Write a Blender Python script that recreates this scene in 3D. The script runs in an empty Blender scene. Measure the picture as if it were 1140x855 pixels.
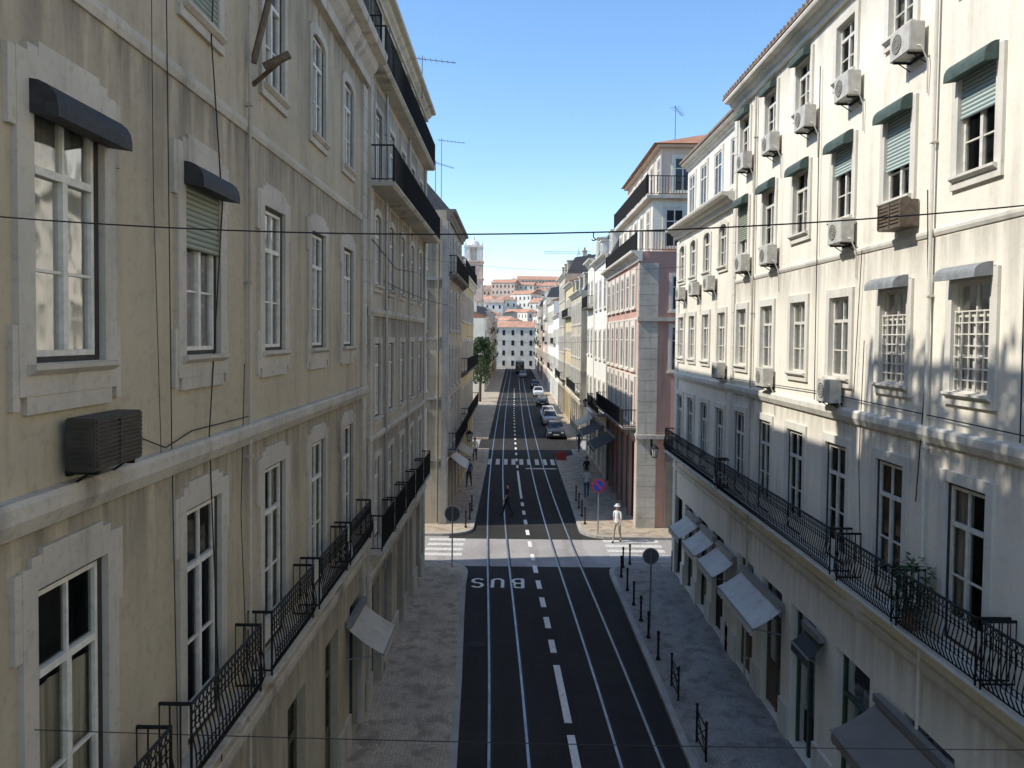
import bpy, bmesh, math, random
from mathutils import Vector, Matrix
random.seed(7)
scene=bpy.context.scene
COL=scene.collection
rad=math.radians
CAMZ=9.6

# ------------------------------------------------------------------ mesh builder
class MB:
    def __init__(s): s.v=[];s.f=[];s.m=[]
    def face(s,pts,mi=0):
        b=len(s.v); s.v+= [tuple(p) for p in pts]; s.f.append(tuple(range(b,b+len(pts)))); s.m.append(mi)
    def box(s,x0,x1,y0,y1,z0,z1,mi=0):
        b=len(s.v)
        s.v+=[(x0,y0,z0),(x1,y0,z0),(x1,y1,z0),(x0,y1,z0),(x0,y0,z1),(x1,y0,z1),(x1,y1,z1),(x0,y1,z1)]
        for q in ((0,3,2,1),(4,5,6,7),(0,1,5,4),(1,2,6,5),(2,3,7,6),(3,0,4,7)):
            s.f.append(tuple(b+i for i in q)); s.m.append(mi)
    def cyl(s,p0,p1,r0,r1=None,n=8,mi=0,cap=True):
        if r1 is None: r1=r0
        p0=Vector(p0);p1=Vector(p1);d=(p1-p0)
        if d.length<1e-6: return
        d.normalize()
        a=Vector((0,0,1)) if abs(d.z)<.9 else Vector((1,0,0))
        u=d.cross(a).normalized(); w=d.cross(u)
        b=len(s.v)
        for p,r in ((p0,r0),(p1,r1)):
            for i in range(n):
                t=2*math.pi*i/n
                s.v.append(tuple(p+u*(r*math.cos(t))+w*(r*math.sin(t))))
        for i in range(n):
            j=(i+1)%n
            s.f.append((b+i,b+j,b+n+j,b+n+i)); s.m.append(mi)
        if cap:
            s.f.append(tuple(b+i for i in range(n))[::-1]); s.m.append(mi)
            s.f.append(tuple(b+n+i for i in range(n))); s.m.append(mi)
    def path(s,pts,r,n=6,mi=0):
        for a,b in zip(pts[:-1],pts[1:]): s.cyl(a,b,r,r,n,mi)
    def prism_u(s,prof,u0,u1,mi=0):   # profile of (y,z) swept along x
        b=len(s.v);n=len(prof)
        s.v+=[(u0,y,z) for y,z in prof]+[(u1,y,z) for y,z in prof]
        for i in range(n):
            j=(i+1)%n
            s.f.append((b+i,b+j,b+n+j,b+n+i)); s.m.append(mi)
        s.f.append(tuple(b+i for i in range(n))); s.m.append(mi)
        s.f.append(tuple(b+n+i for i in range(n))[::-1]); s.m.append(mi)
    def prism_z(s,pts,z0,z1,mi=0):
        b=len(s.v);n=len(pts)
        s.v+=[(x,y,z0) for x,y in pts]+[(x,y,z1) for x,y in pts]
        for i in range(n):
            j=(i+1)%n
            s.f.append((b+i,b+j,b+n+j,b+n+i)); s.m.append(mi)
        s.f.append(tuple(b+i for i in range(n))[::-1]); s.m.append(mi)
        s.f.append(tuple(b+n+i for i in range(n))); s.m.append(mi)
    def sphere(s,c,r,n=8,k=6,mi=0,sc=(1,1,1)):
        b=len(s.v)
        for i in range(1,k):
            t=math.pi*i/k
            for j in range(n):
                p=2*math.pi*j/n
                s.v.append((c[0]+r*sc[0]*math.sin(t)*math.cos(p),c[1]+r*sc[1]*math.sin(t)*math.sin(p),c[2]+r*sc[2]*math.cos(t)))
        top=len(s.v); s.v.append((c[0],c[1],c[2]+r*sc[2])); bot=len(s.v); s.v.append((c[0],c[1],c[2]-r*sc[2]))
        for i in range(k-2):
            for j in range(n):
                j2=(j+1)%n
                s.f.append((b+i*n+j,b+(i+1)*n+j,b+(i+1)*n+j2,b+i*n+j2)); s.m.append(mi)
        for j in range(n):
            j2=(j+1)%n
            s.f.append((top,b+j,b+j2)); s.m.append(mi)
            s.f.append((bot,b+(k-2)*n+j2,b+(k-2)*n+j)); s.m.append(mi)
    def mesh(s,name,mats,smooth=False,fix=True):
        me=bpy.data.meshes.new(name); me.from_pydata(s.v,[],s.f)
        for m in mats: me.materials.append(m)
        me.polygons.foreach_set("material_index",s.m)
        if fix:
            bm=bmesh.new(); bm.from_mesh(me); bmesh.ops.recalc_face_normals(bm,faces=bm.faces[:]); bm.to_mesh(me); bm.free()
        if smooth: me.polygons.foreach_set("use_smooth",[True]*len(me.polygons))
        me.update(); return me
def ob(name,me,parent=None,loc=(0,0,0),rz=0,label=None,cat=None,group=None,kind=None,rot=None):
    o=bpy.data.objects.new(name,me); COL.objects.link(o)
    o.location=loc
    o.rotation_euler=rot if rot else (0,0,rz)
    if parent: o.parent=parent
    if label: o["label"]=label
    if cat: o["category"]=cat
    if group: o["group"]=group
    if kind: o["kind"]=kind
    return o
def copy_tree(src,loc,rz=None,**props):
    def cp(o,par):
        n=o.copy(); COL.objects.link(n)
        if par: n.parent=par
        for c in o.children: cp(c,n)
        return n
    n=cp(src,None); n.location=loc
    if rz is not None: n.rotation_euler=(0,0,rz)
    for k,v in props.items(): n[k]=v
    return n

# ------------------------------------------------------------------ materials
def newmat(name):
    m=bpy.data.materials.new(name); m.use_nodes=True
    nt=m.node_tree; nt.nodes.clear()
    out=nt.nodes.new('ShaderNodeOutputMaterial'); b=nt.nodes.new('ShaderNodeBsdfPrincipled')
    nt.links.new(b.outputs[0],out.inputs[0]); return m,nt,b,out
def N(nt,t,**kw):
    n=nt.nodes.new(t)
    for k,v in kw.items(): setattr(n,k,v)
    return n
def rgba(c): return (c[0],c[1],c[2],1)
def noise(nt,scale,detail=4,rough=.55,vscale=None,src=None):
    g=src
    if g is None: g=N(nt,'ShaderNodeNewGeometry').outputs['Position']
    if vscale:
        mp=N(nt,'ShaderNodeMapping'); mp.inputs['Scale'].default_value=vscale
        nt.links.new(g,mp.inputs[0]); g=mp.outputs[0]
    n=N(nt,'ShaderNodeTexNoise'); n.inputs['Scale'].default_value=scale; n.inputs['Detail'].default_value=detail; n.inputs['Roughness'].default_value=rough
    nt.links.new(g,n.inputs['Vector']); return n.outputs['Fac']
def ramp(nt,fac,lo,hi):
    r=N(nt,'ShaderNodeMapRange'); r.inputs['From Min'].default_value=lo; r.inputs['From Max'].default_value=hi
    nt.links.new(fac,r.inputs['Value']); return r.outputs['Result']
def mixc(nt,fac,a,b,mode='MIX'):
    m=N(nt,'ShaderNodeMix',data_type='RGBA',blend_type=mode)
    for idx,x in ((0,fac),(6,a),(7,b)):
        if hasattr(x,'is_output'): nt.links.new(x,m.inputs[idx])
        elif idx==0: m.inputs[0].default_value=x
        else: m.inputs[idx].default_value=rgba(x)
    return m.outputs[2]
def math_(nt,op,a,b):
    m=N(nt,'ShaderNodeMath',operation=op)
    for i,x in enumerate((a,b)):
        if hasattr(x,'is_output'): nt.links.new(x,m.inputs[i])
        else: m.inputs[i].default_value=x
    return m.outputs[0]
def bump(nt,b,h,strength,dist=.02):
    n=N(nt,'ShaderNodeBump'); n.inputs['Strength'].default_value=strength; n.inputs['Distance'].default_value=dist
    nt.links.new(h,n.inputs['Height']); nt.links.new(n.outputs[0],b.inputs['Normal'])
def plaster(name,c1,c2=None,stain=.5,dirt=(.12,.11,.09),rough=.9,bmp=.25,peel=None,ledges=None,lh=1.0):
    m,nt,b,o=newmat(name)
    if c2 is None: c2=tuple(x*.78 for x in c1)
    col=mixc(nt,ramp(nt,noise(nt,.7,6,.62),.35,.68),c1,c2)
    if peel:
        pf=ramp(nt,noise(nt,1.3,7,.7),.60,.66)
        col=mixc(nt,math_(nt,'MULTIPLY',pf,.5),col,peel)
    sn=noise(nt,1.0,5,.6,(2.6,2.6,.22))
    st=ramp(nt,sn,.47,.74)
    st2=ramp(nt,noise(nt,.45,4,.6),.38,.66)
    col=mixc(nt,math_(nt,'MULTIPLY',math_(nt,'MULTIPLY',st,st2),stain),col,dirt)
    st3=ramp(nt,noise(nt,9,4,.7),.52,.75)
    col=mixc(nt,math_(nt,'MULTIPLY',st3,stain*.35),col,dirt)
    if ledges:   # rain grime running down below projecting mouldings
        sx=N(nt,'ShaderNodeSeparateXYZ'); nt.links.new(N(nt,'ShaderNodeNewGeometry').outputs['Position'],sx.inputs[0])
        sn2=ramp(nt,noise(nt,1.0,5,.65,(3.5,3.5,.5)),.34,.60)
        tot=None
        for zl in ledges:
            a=ramp(nt,sx.outputs[2],zl-lh,zl); c=math_(nt,'LESS_THAN',sx.outputs[2],zl+.02)
            a=math_(nt,'MULTIPLY',math_(nt,'POWER',a,1.6),c); tot=a if tot is None else math_(nt,'MAXIMUM',tot,a)
        col=mixc(nt,math_(nt,'MULTIPLY',math_(nt,'MULTIPLY',tot,sn2),.8*min(1,stain+.2)),col,dirt)
    nt.links.new(col,b.inputs['Base Color']); b.inputs['Roughness'].default_value=rough
    bump(nt,b,noise(nt,22,4,.65),bmp,.012)
    return m
def simple(name,c,rough=.6,metal=0,var=.15,scale=6,bmp=0,spec=None):
    m,nt,b,o=newmat(name)
    col=mixc(nt,ramp(nt,noise(nt,scale,3,.6),.35,.65),c,tuple(x*(1-var) for x in c))
    nt.links.new(col,b.inputs['Base Color']); b.inputs['Roughness'].default_value=rough; b.inputs['Metallic'].default_value=metal
    if spec is not None: b.inputs['Specular IOR Level'].default_value=spec
    if bmp: bump(nt,b,noise(nt,scale*4,3),bmp,.01)
    return m
M={}
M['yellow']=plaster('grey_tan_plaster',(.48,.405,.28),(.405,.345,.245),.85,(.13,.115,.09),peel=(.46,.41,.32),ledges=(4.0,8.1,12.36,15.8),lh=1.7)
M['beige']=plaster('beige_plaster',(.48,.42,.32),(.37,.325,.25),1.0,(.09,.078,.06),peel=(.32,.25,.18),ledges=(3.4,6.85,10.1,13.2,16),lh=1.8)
M['cream']=plaster('cream_plaster',(.86,.80,.67),(.79,.73,.61),.6,(.34,.30,.24),ledges=(8.0,11.2,16.3,4.3),lh=1.2)
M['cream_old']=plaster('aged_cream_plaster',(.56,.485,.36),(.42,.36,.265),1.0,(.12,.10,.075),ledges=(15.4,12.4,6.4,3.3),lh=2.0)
M['creamf']=plaster('light_cream_plaster',(.82,.76,.63),(.74,.68,.56),.45,(.3,.27,.22))
M['ochre']=plaster('ochre_plaster',(.66,.53,.29),(.54,.43,.24),.6)
M['white']=plaster('white_plaster',(.82,.79,.71),(.75,.72,.64),.4,(.34,.31,.27))
M['pink']=plaster('muted_pink_plaster',(.60,.36,.29),(.52,.31,.25),.6,(.22,.16,.13))
M['salmon']=plaster('salmon_plaster',(.68,.53,.43),(.60,.46,.37),.5,(.28,.22,.18))
M['grey']=plaster('grey_plaster',(.52,.51,.49),(.45,.44,.42),.5)
M['trim']=plaster('weathered_limestone',(.54,.49,.405),(.43,.39,.325),1.0,(.12,.105,.085),bmp=.35)
M['trimw']=plaster('pale_limestone',(.72,.68,.59),(.61,.57,.49),.65,(.24,.22,.19),bmp=.3)
M['pier']=plaster('grey_limestone_ashlar',(.60,.55,.47),(.42,.385,.33),1.0,(.13,.115,.095),bmp=.4)
M['band']=plaster('stained_stone_band',(.53,.485,.40),(.38,.345,.285),1.0,(.08,.07,.056))
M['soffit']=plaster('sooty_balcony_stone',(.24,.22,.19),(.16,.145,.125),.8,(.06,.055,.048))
M['paint']=simple('cream_window_paint',(.74,.70,.61),.55,var=.22,scale=9)
M['paintg']=simple('green_door_paint',(.05,.09,.06),.5,var=.3)
M['wood']=simple('old_brown_wood',(.16,.12,.08),.7,var=.4,scale=12)
M['dwood']=simple('shadow_gap_frame_wood',(.045,.035,.028),.7,var=.4,scale=12)
M['iron']=simple('black_wrought_iron',(.014,.014,.014),.7,metal=0,var=.4,scale=20,spec=.25)
M['dark']=simple('dark_interior',(.012,.012,.013),.9,var=.2)
M['slate']=simple('grey_slate_roof',(.11,.11,.112),.7,var=.3)
M['shutter']=simple('dark_canopy_metal',(.035,.034,.033),.7,var=.5,scale=14,bmp=.3)
M['greencan']=simple('green_canvas',(.07,.105,.09),.8,var=.35)
M['greycan']=simple('grey_canvas',(.27,.28,.28),.8,var=.3)
M['acw']=simple('white_appliance_metal',(.58,.55,.48),.5,var=.25)
M['acb']=simple('brown_appliance_metal',(.060,.050,.040),.6,var=.5,scale=8)
M['steel']=simple('galvanised_steel',(.35,.36,.36),.45,metal=.7,var=.2)
M['red']=simple('sign_red',(.55,.03,.03),.4,var=.1)
M['blue']=simple('sign_blue',(.02,.07,.40),.4,var=.1)
M['cloth_w']=simple('white_cloth',(.72,.71,.68),.9,var=.1)
M['cloth_d']=simple('dark_cloth',(.03,.03,.04),.9,var=.3)
M['cloth_b']=simple('blue_cloth',(.08,.12,.22),.9,var=.3)
M['cloth_k']=simple('khaki_cloth',(.38,.33,.24),.9,var=.2)
M['cloth_r']=simple('red_cloth',(.42,.06,.05),.9,var=.2)
M['skin']=simple('skin',(.48,.28,.2),.6,var=.1)
M['hair']=simple('dark_hair',(.03,.02,.015),.7,var=.2)
M['rubber']=simple('black_rubber',(.02,.02,.02),.8,var=.3)
M['lampglass']=simple('lantern_glass',(.45,.45,.42),.2,var=.1)
def roofmat(name,c):
    m,nt,b,o=newmat(name)
    g=N(nt,'ShaderNodeNewGeometry')
    w=N(nt,'ShaderNodeTexWave',wave_type='BANDS',bands_direction='Y'); w.inputs['Scale'].default_value=1.6; w.inputs['Distortion'].default_value=.4
    nt.links.new(g.outputs['Position'],w.inputs['Vector'])
    col=mixc(nt,ramp(nt,noise(nt,2.2,5,.7),.35,.7),c,tuple(x*.6 for x in c))
    col=mixc(nt,math_(nt,'MULTIPLY',w.outputs['Fac'],.35),col,tuple(x*.45 for x in c))
    nt.links.new(col,b.inputs['Base Color']); b.inputs['Roughness'].default_value=.9
    bump(nt,b,w.outputs['Fac'],.6,.06); return m
M['tile']=roofmat('terracotta_roof_tile',(.52,.24,.13))
M['tile2']=roofmat('weathered_roof_tile',(.34,.235,.17))
M['tileh']=simple('haze_muted_roof_tile',(.58,.30,.19),.9,var=.35,scale=.6)  # hill roof orange muted so distance haze sits in the tile colour
M['tileh2']=simple('pale_roof_tile',(.46,.31,.24),.9,var=.35,scale=.6)
for k,c in (('hz1',(.80,.73,.60)),('hz2',(.70,.54,.44)),('hz3',(.72,.62,.44)),('hz4',(.82,.78,.70)),('hz5',(.72,.66,.56))): M[k]=simple('hill_render_'+{'hz1':'cream','hz2':'rose','hz3':'sand','hz4':'pale','hz5':'stone'}[k],c,.95,var=.25,scale=.5)
def glass_near():
    m=bpy.data.materials.new('window_glass'); m.use_nodes=True; nt=m.node_tree; nt.nodes.clear()
    o=N(nt,'ShaderNodeOutputMaterial'); t=N(nt,'ShaderNodeBsdfTransparent'); t.inputs[0].default_value=(.76,.78,.74,1)
    g=N(nt,'ShaderNodeBsdfGlossy'); g.inputs['Roughness'].default_value=.06; g.inputs[0].default_value=(.7,.7,.7,1)
    bn=N(nt,'ShaderNodeBump'); bn.inputs['Strength'].default_value=.35; bn.inputs['Distance'].default_value=.02
    nt.links.new(noise(nt,1.6,2),bn.inputs['Height']); nt.links.new(bn.outputs[0],g.inputs['Normal'])
    f=N(nt,'ShaderNodeFresnel'); f.inputs[0].default_value=1.4
    fac=math_(nt,'MULTIPLY',f.outputs[0],.6)
    mx=N(nt,'ShaderNodeMixShader'); nt.links.new(fac,mx.inputs[0]); nt.links.new(t.outputs[0],mx.inputs[1]); nt.links.new(g.outputs[0],mx.inputs[2])
    nt.links.new(mx.outputs[0],o.inputs[0]); return m
M['glass']=glass_near()
def glass_far():
    m,nt,b,o=newmat('dark_reflective_glass')
    oi=N(nt,'ShaderNodeObjectInfo')
    r=ramp(nt,oi.outputs['Random'],.6,1.0)
    r2=math_(nt,'MULTIPLY',r,ramp(nt,noise(nt,1.2,2),.4,.6))
    col=mixc(nt,r2,(.025,.028,.030),(.30,.28,.25))
    nt.links.new(col,b.inputs['Base Color']); b.inputs['Roughness'].default_value=.08
    bump(nt,b,noise(nt,1.2,2),.2,.03); return m
M['glassf']=glass_far()
def curtain():
    m,nt,b,o=newmat('net_curtain')
    n=noise(nt,1,3,.5,(14,14,.6))
    col=mixc(nt,ramp(nt,n,.35,.65),(.64,.60,.52),(.34,.32,.27))
    oi=N(nt,'ShaderNodeObjectInfo')
    col=mixc(nt,math_(nt,'MULTIPLY',oi.outputs['Random'],.4),col,(.28,.26,.21))
    nt.links.new(col,b.inputs['Base Color']); b.inputs['Roughness'].default_value=.95
    bump(nt,b,n,.5,.04); return m
M['curtain']=curtain()
def slats(name,c,sc=13):
    m,nt,b,o=newmat(name)
    g=N(nt,'ShaderNodeNewGeometry'); w=N(nt,'ShaderNodeTexWave',wave_type='BANDS',bands_direction='Z'); w.inputs['Scale'].default_value=sc/2.
    nt.links.new(g.outputs['Position'],w.inputs['Vector'])
    col=mixc(nt,ramp(nt,w.outputs['Fac'],.0,.35),tuple(x*.3 for x in c),c)
    nt.links.new(col,b.inputs['Base Color']); b.inputs['Roughness'].default_value=.6
    bump(nt,b,w.outputs['Fac'],.6,.02); return m
M['blindg']=slats('green_roller_blind',(.27,.29,.20),10)
M['blindw']=slats('pale_roller_blind',(.42,.50,.46),10)
M['grilled']=slats('appliance_grille',(.34,.32,.27),20)
def asphalt(name='asphalt',k=1.0):
    m,nt,b,o=newmat(name)
    c=lambda *x: tuple(v*k for v in x)
    col=mixc(nt,ramp(nt,noise(nt,.5,6,.6),.35,.7),c(.025,.023,.0215),c(.038,.035,.033))
    col=mixc(nt,ramp(nt,noise(nt,60,3,.7),.45,.75),col,c(.065,.061,.057))
    tr=ramp(nt,noise(nt,.9,4,.6,(1.6,.10,1)),.5,.75)
    col=mixc(nt,math_(nt,'MULTIPLY',tr,.5),col,c(.016,.015,.014))
    pt=ramp(nt,noise(nt,.35,3,.4,(1,.25,1)),.60,.61)
    col=mixc(nt,math_(nt,'MULTIPLY',pt,.5),col,c(.047,.044,.041))
    nt.links.new(col,b.inputs['Base Color']); b.inputs['Roughness'].default_value=.9; b.inputs['Specular IOR Level'].default_value=.15
    bump(nt,b,noise(nt,90,2,.7),.4,.01); return m
M['asphalt']=asphalt()
M['asphalt_old_lit']=asphalt('worn_sunlit_asphalt',9.0)  # older asphalt, brightened further to paint in sunlight on the crossing
def mosaic(name,c1,c2,sc=11):
    m,nt,b,o=newmat(name)
    g=N(nt,'ShaderNodeNewGeometry').outputs['Position']
    v=N(nt,'ShaderNodeTexVoronoi',feature='F1'); v.inputs['Scale'].default_value=sc; v.inputs['Randomness'].default_value=.6
    e=N(nt,'ShaderNodeTexVoronoi',feature='DISTANCE_TO_EDGE'); e.inputs['Scale'].default_value=sc; e.inputs['Randomness'].default_value=.6
    nt.links.new(g,v.inputs['Vector']); nt.links.new(g,e.inputs['Vector'])
    bw=N(nt,'ShaderNodeRGBToBW'); nt.links.new(v.outputs['Color'],bw.inputs[0])
    col=mixc(nt,bw.outputs[0],c1,c2)
    big=ramp(nt,noise(nt,.6,6,.65),.38,.66)
    col=mixc(nt,math_(nt,'MULTIPLY',big,.55),col,tuple(x*.45 for x in c1))
    sp=ramp(nt,noise(nt,2.2,5,.7),.50,.60)
    col=mixc(nt,math_(nt,'MULTIPLY',sp,.65),col,tuple(x*.3 for x in c1))
    ed=ramp(nt,e.outputs['Distance'],.0,.09)
    col=mixc(nt,ed,tuple(x*.35 for x in c1),col)
    nt.links.new(col,b.inputs['Base Color']); b.inputs['Roughness'].default_value=.8
    bump(nt,b,ed,.6,.01); return m
M['calcada']=mosaic('limestone_mosaic_paving',(.62,.50,.36),(.44,.355,.26))
M['calcada2']=mosaic('grey_mosaic_paving',(.44,.39,.335),(.30,.27,.235))
M['kerb']=plaster('kerb_stone',(.44,.41,.36),(.32,.295,.26),.6)
M['ground']=simple('ground_cobble',(.24,.22,.19),.9,var=.3,scale=2)
def paintmark(name,c,lo,hi):
    m,nt,b,o=newmat(name)
    col=mixc(nt,ramp(nt,noise(nt,14,5,.7),lo,hi),c,(.12,.115,.11))
    nt.links.new(col,b.inputs['Base Color']); b.inputs['Roughness'].default_value=.7; return m
M['mark']=paintmark('worn_road_paint',(.78,.75,.69),.54,.72)
M['mark2']=paintmark('faded_road_paint',(.70,.67,.61),.46,.68)
M['rail']=simple('polished_rail_steel',(.40,.41,.42),.42,metal=.7,var=.35,scale=1.5)
M['foliage']=simple('tree_foliage',(.05,.095,.03),.8,var=.5,scale=1.2)
M['foliage2']=simple('light_foliage',(.10,.16,.045),.8,var=.4,scale=1.2)
M['bark']=simple('bark',(.09,.07,.05),.9,var=.4,scale=8,bmp=.5)
M['hill']=simple('hill_scrub',(.16,.16,.10),.95,var=.4,scale=.1)

# ------------------------------------------------------------------ road geometry
ROADEND=240
def interp(tab,d):
    if d<=tab[0][0]: return tab[0][1]
    for (a,va),(b,vb) in zip(tab[:-1],tab[1:]):
        if d<=b: return va+(vb-va)*(d-a)/(b-a)
    return tab[-1][1]
CX=[(-12,1.75),(10,1.66),(18,1.51),(26,1.24),(34,.92),(38,.78),(44,.6),(50,.47),(58,.34),(68,.24),(84,.15),(100,.1),(155,.15),(300,.5)]
def cx(d): return sum(interp(CX,d+k) for k in (-4,-2,0,2,4))/5
ds=[-12+i*1.5 for i in range(0,210)]
g=MB(); g.face([(-900,-200,0),(900,-200,0),(900,1500,0),(-900,1500,0)]); ob('ground',g.mesh('ground',[M['ground']]),kind='structure',label='flat grey cobbled ground around the street')
r=MB()
for a,b in zip(ds[:-1],ds[1:]):
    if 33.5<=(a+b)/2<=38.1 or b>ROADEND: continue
    r.face([(-3.0,a,.006),(6.0,a,.006),(6.0,b,.006),(-3.0,b,.006)])
road=ob('road',r.mesh('road',[M['asphalt']]),kind='structure',label='dark asphalt street with tram rails')
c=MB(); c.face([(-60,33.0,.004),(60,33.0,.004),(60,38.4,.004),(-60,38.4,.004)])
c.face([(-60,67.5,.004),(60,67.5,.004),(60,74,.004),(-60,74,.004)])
ob('cross_street',c.mesh('cross_street',[M['asphalt_old_lit']]),kind='structure',label='worn grey side street at the junction, lightened to look sunlit')
def strip(name,off,wd,y0,y1,z,mat,step=1.5):
    s=MB(); y=y0; pts=[]
    while y<y1: pts.append(y); y+=step
    pts.append(y1)
    for a,b in zip(pts[:-1],pts[1:]):
        s.face([(cx(a)+off-wd/2,a,z),(cx(a)+off+wd/2,a,z),(cx(b)+off+wd/2,b,z),(cx(b)+off-wd/2,b,z)])
    return s.mesh(name,[mat],fix=False)
for off in (-1.97,-1.07,1.0,1.93):
    ob('tram_rail',strip('tram_rail',off,.065,-12,ROADEND-2,.018,M['rail']),parent=road)
    ob('rail_groove',strip('rail_groove',off+.065,.05,-12,ROADEND-2,.014,M['rubber']),parent=road)
def dash(y0,y1,wd=.19,off=0,nm='lane_marking'):
    ob(nm,strip(nm,off,wd,y0,y1,.012,M['mark'],step=3),parent=road)
dash(14,18.9); dash(19.5,23.0)
y=23.9
while y<33: dash(y,y+1.05,.19); y+=2.05
y=33.9
while y<46: dash(y,y+1.0,.17); y+=2.2
dash(47,56.8,.14)
y=58
while y<150: dash(y,y+1.3,.16); y+=3.2
def stripe(x0,x1,y0,y1):
    s=MB(); s.face([(x0,y0,.0125),(x1,y0,.0125),(x1,y1,.0125),(x0,y1,.0125)])
    ob('crosswalk_stripe',s.mesh('crosswalk_stripe',[M['mark2']],fix=False),parent=road)
for k in range(4):
    stripe(4.3,6.9,34.5+k*.85,34.95+k*.85)
    stripe(-3.9,-2.2,34.5+k*.85,34.95+k*.85)
for k in range(9): stripe(-1.9+k*.6,-1.6+k*.6,59.5,62.2)
stripe(.95,3.2,57.6,58.0)
for (mx_,my_,mr) in ((-1.05,24.5,.28),(2.9,40.5,.33)):
    s=MB(); s.cyl((0,0,.007),(0,0,.016),mr,mr,20); s.cyl((0,0,.016),(0,0,.019),mr*.8,mr*.8,20)
    ob('manhole_cover',s.mesh('manhole_cover',[M['rubber']]),parent=road,loc=(mx_,my_,0))
def letter(ch,x0):
    s=MB(); w,h,t=.52,1.2,.13; st=[0]
    def stroke(pts):
        for a,b in zip(pts[:-1],pts[1:]):
            d=Vector((b[0]-a[0],b[1]-a[1]))
            if d.length<1e-5: continue
            d.normalize(); n=Vector((-d.y,d.x))*t/2; e=d*(t*.18); z=st[0]
            s.face([(a[0]-e.x+n.x,a[1]-e.y+n.y,z),(a[0]-e.x-n.x,a[1]-e.y-n.y,z),(b[0]+e.x-n.x,b[1]+e.y-n.y,z),(b[0]+e.x+n.x,b[1]+e.y+n.y,z)]); st[0]+=.00025
    a=t/2; W=w-a; H=h-a; m=h/2
    def cr(cx_,cy_,rx,ry,a0,a1,n=6): return [(cx_+rx*math.cos(rad(a0+(a1-a0)*i/n)),cy_+ry*math.sin(rad(a0+(a1-a0)*i/n))) for i in range(n+1)]
    if ch=='B':
        stroke([(a,a),(a,H)])
        stroke([(a,H),(w*.5,H)]+cr(w*.5,(H+m)/2,W-w*.5-.03,(H-m)/2,90,-90)+[(a,m)])
        stroke([(w*.5,m)]+cr(w*.5,(a+m)/2,W-w*.5,(m-a)/2,90,-90)+[(a,a)])
    if ch=='U': stroke([(a,H),(a,.3)]+cr(w/2,.3,w/2-a,.3-a,180,360,8)+[(W,.3),(W,H)])
    if ch=='S': stroke(cr(w/2,(H+m)/2,w/2-a,(H-m)/2,30,270,8)+cr(w/2,(a+m)/2,w/2-a,(m-a)/2,90,-150,8))
    return ob('painted_letter',s.mesh('painted_letter',[M['mark']],fix=False),parent=road,loc=(.5-x0,31.3,.0125),rz=math.pi)
for ch,x0 in (('B',0),('U',.78),('S',1.56)):
    o_=letter(ch,x0); o_['label']='painted white road letter '+ch

def arc(cxx,cyy,r,a0,a1,n=8): return [(cxx+r*math.cos(rad(a0+(a1-a0)*i/n)),cyy+r*math.sin(rad(a0+(a1-a0)*i/n))) for i in range(n+1)]
def pave(name,pts,mat,label):
    s=MB(); s.prism_z(pts,0,.12); return ob(name,s.mesh(name,[mat]),kind='structure',label=label)
def kerbline(pts,label):
    s=MB()
    for (x0,y0),(x1,y1) in zip(pts[:-1],pts[1:]):
        d=Vector((x1-x0,y1-y0))
        if d.length<1e-4: continue
        n=Vector((-d.y,d.x)).normalized()*.09
        s.prism_z([(x0+n.x,y0+n.y),(x0-n.x,y0-n.y),(x1-n.x,y1-n.y),(x1+n.x,y1+n.y)],0.002,.126)
    ob('kerb',s.mesh('kerb',[M['kerb']]),kind='structure',label=label)
LK=[(-1.02,-12),(-1.05,5),(-1.15,12),(-1.25,17),(-1.45,22),(-1.7,27),(-1.85,30.5)]
lk=LK+arc(-3.35,31.8,1.5,0,90)+[(-6,33.3),(-40,33.3)]
pave('pavement',[(-40,-12)]+lk,M['calcada'],'warm limestone mosaic pavement beside the tan building')
kerbline(lk,'pale stone kerb with rounded corner')
rk=[(4.1,-12),(4.1,20),(4.05,31)]+[(5.6+1.55*math.cos(rad(180-a)),31.9+1.55*math.sin(rad(180-a))) for a in range(0,91,12)]+[(5.6,33.45),(40,33.45)]
pave('pavement',[(40,-12)]+rk,M['calcada2'],'grey mosaic pavement beside the cream building')
kerbline(rk,'grey stone kerb with rounded corner')
lf=[(-40,38),(-3.4,38)]+[(-3.3+1.3*math.cos(rad(a)),39.3+1.3*math.sin(rad(a))) for a in range(-90,1,15)]+[(-2.0,60),(-2.1,67.3),(-40,67.3)]
pave('pavement',lf,M['calcada'],'mosaic pavement along the far block'); kerbline(lf[:-1],'stone kerb along the far block')
lf2=[(-40,74),(-2.3,74),(-2.5,ROADEND),(-40,ROADEND)]
pave('pavement',lf2,M['calcada'],'mosaic pavement by the square')
rf=[(40,37.7),(4.8,37.7)]+[(4.8-1.4*math.sin(rad(a)),39.1-1.4*math.cos(rad(a))) for a in range(0,91,15)]+[(3.4,62),(5.0,64),(5.05,67.3),(40,67.3)]
pave('pavement',rf,M['calcada'],'mosaic pavement outside the corner building'); kerbline(rf[:-1],'stone kerb at the corner building')
rf2=[(40,74),(5.1,74),(5.2,ROADEND),(40,ROADEND)]
pave('pavement',rf2,M['calcada'],'mosaic pavement along parked cars')

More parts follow.
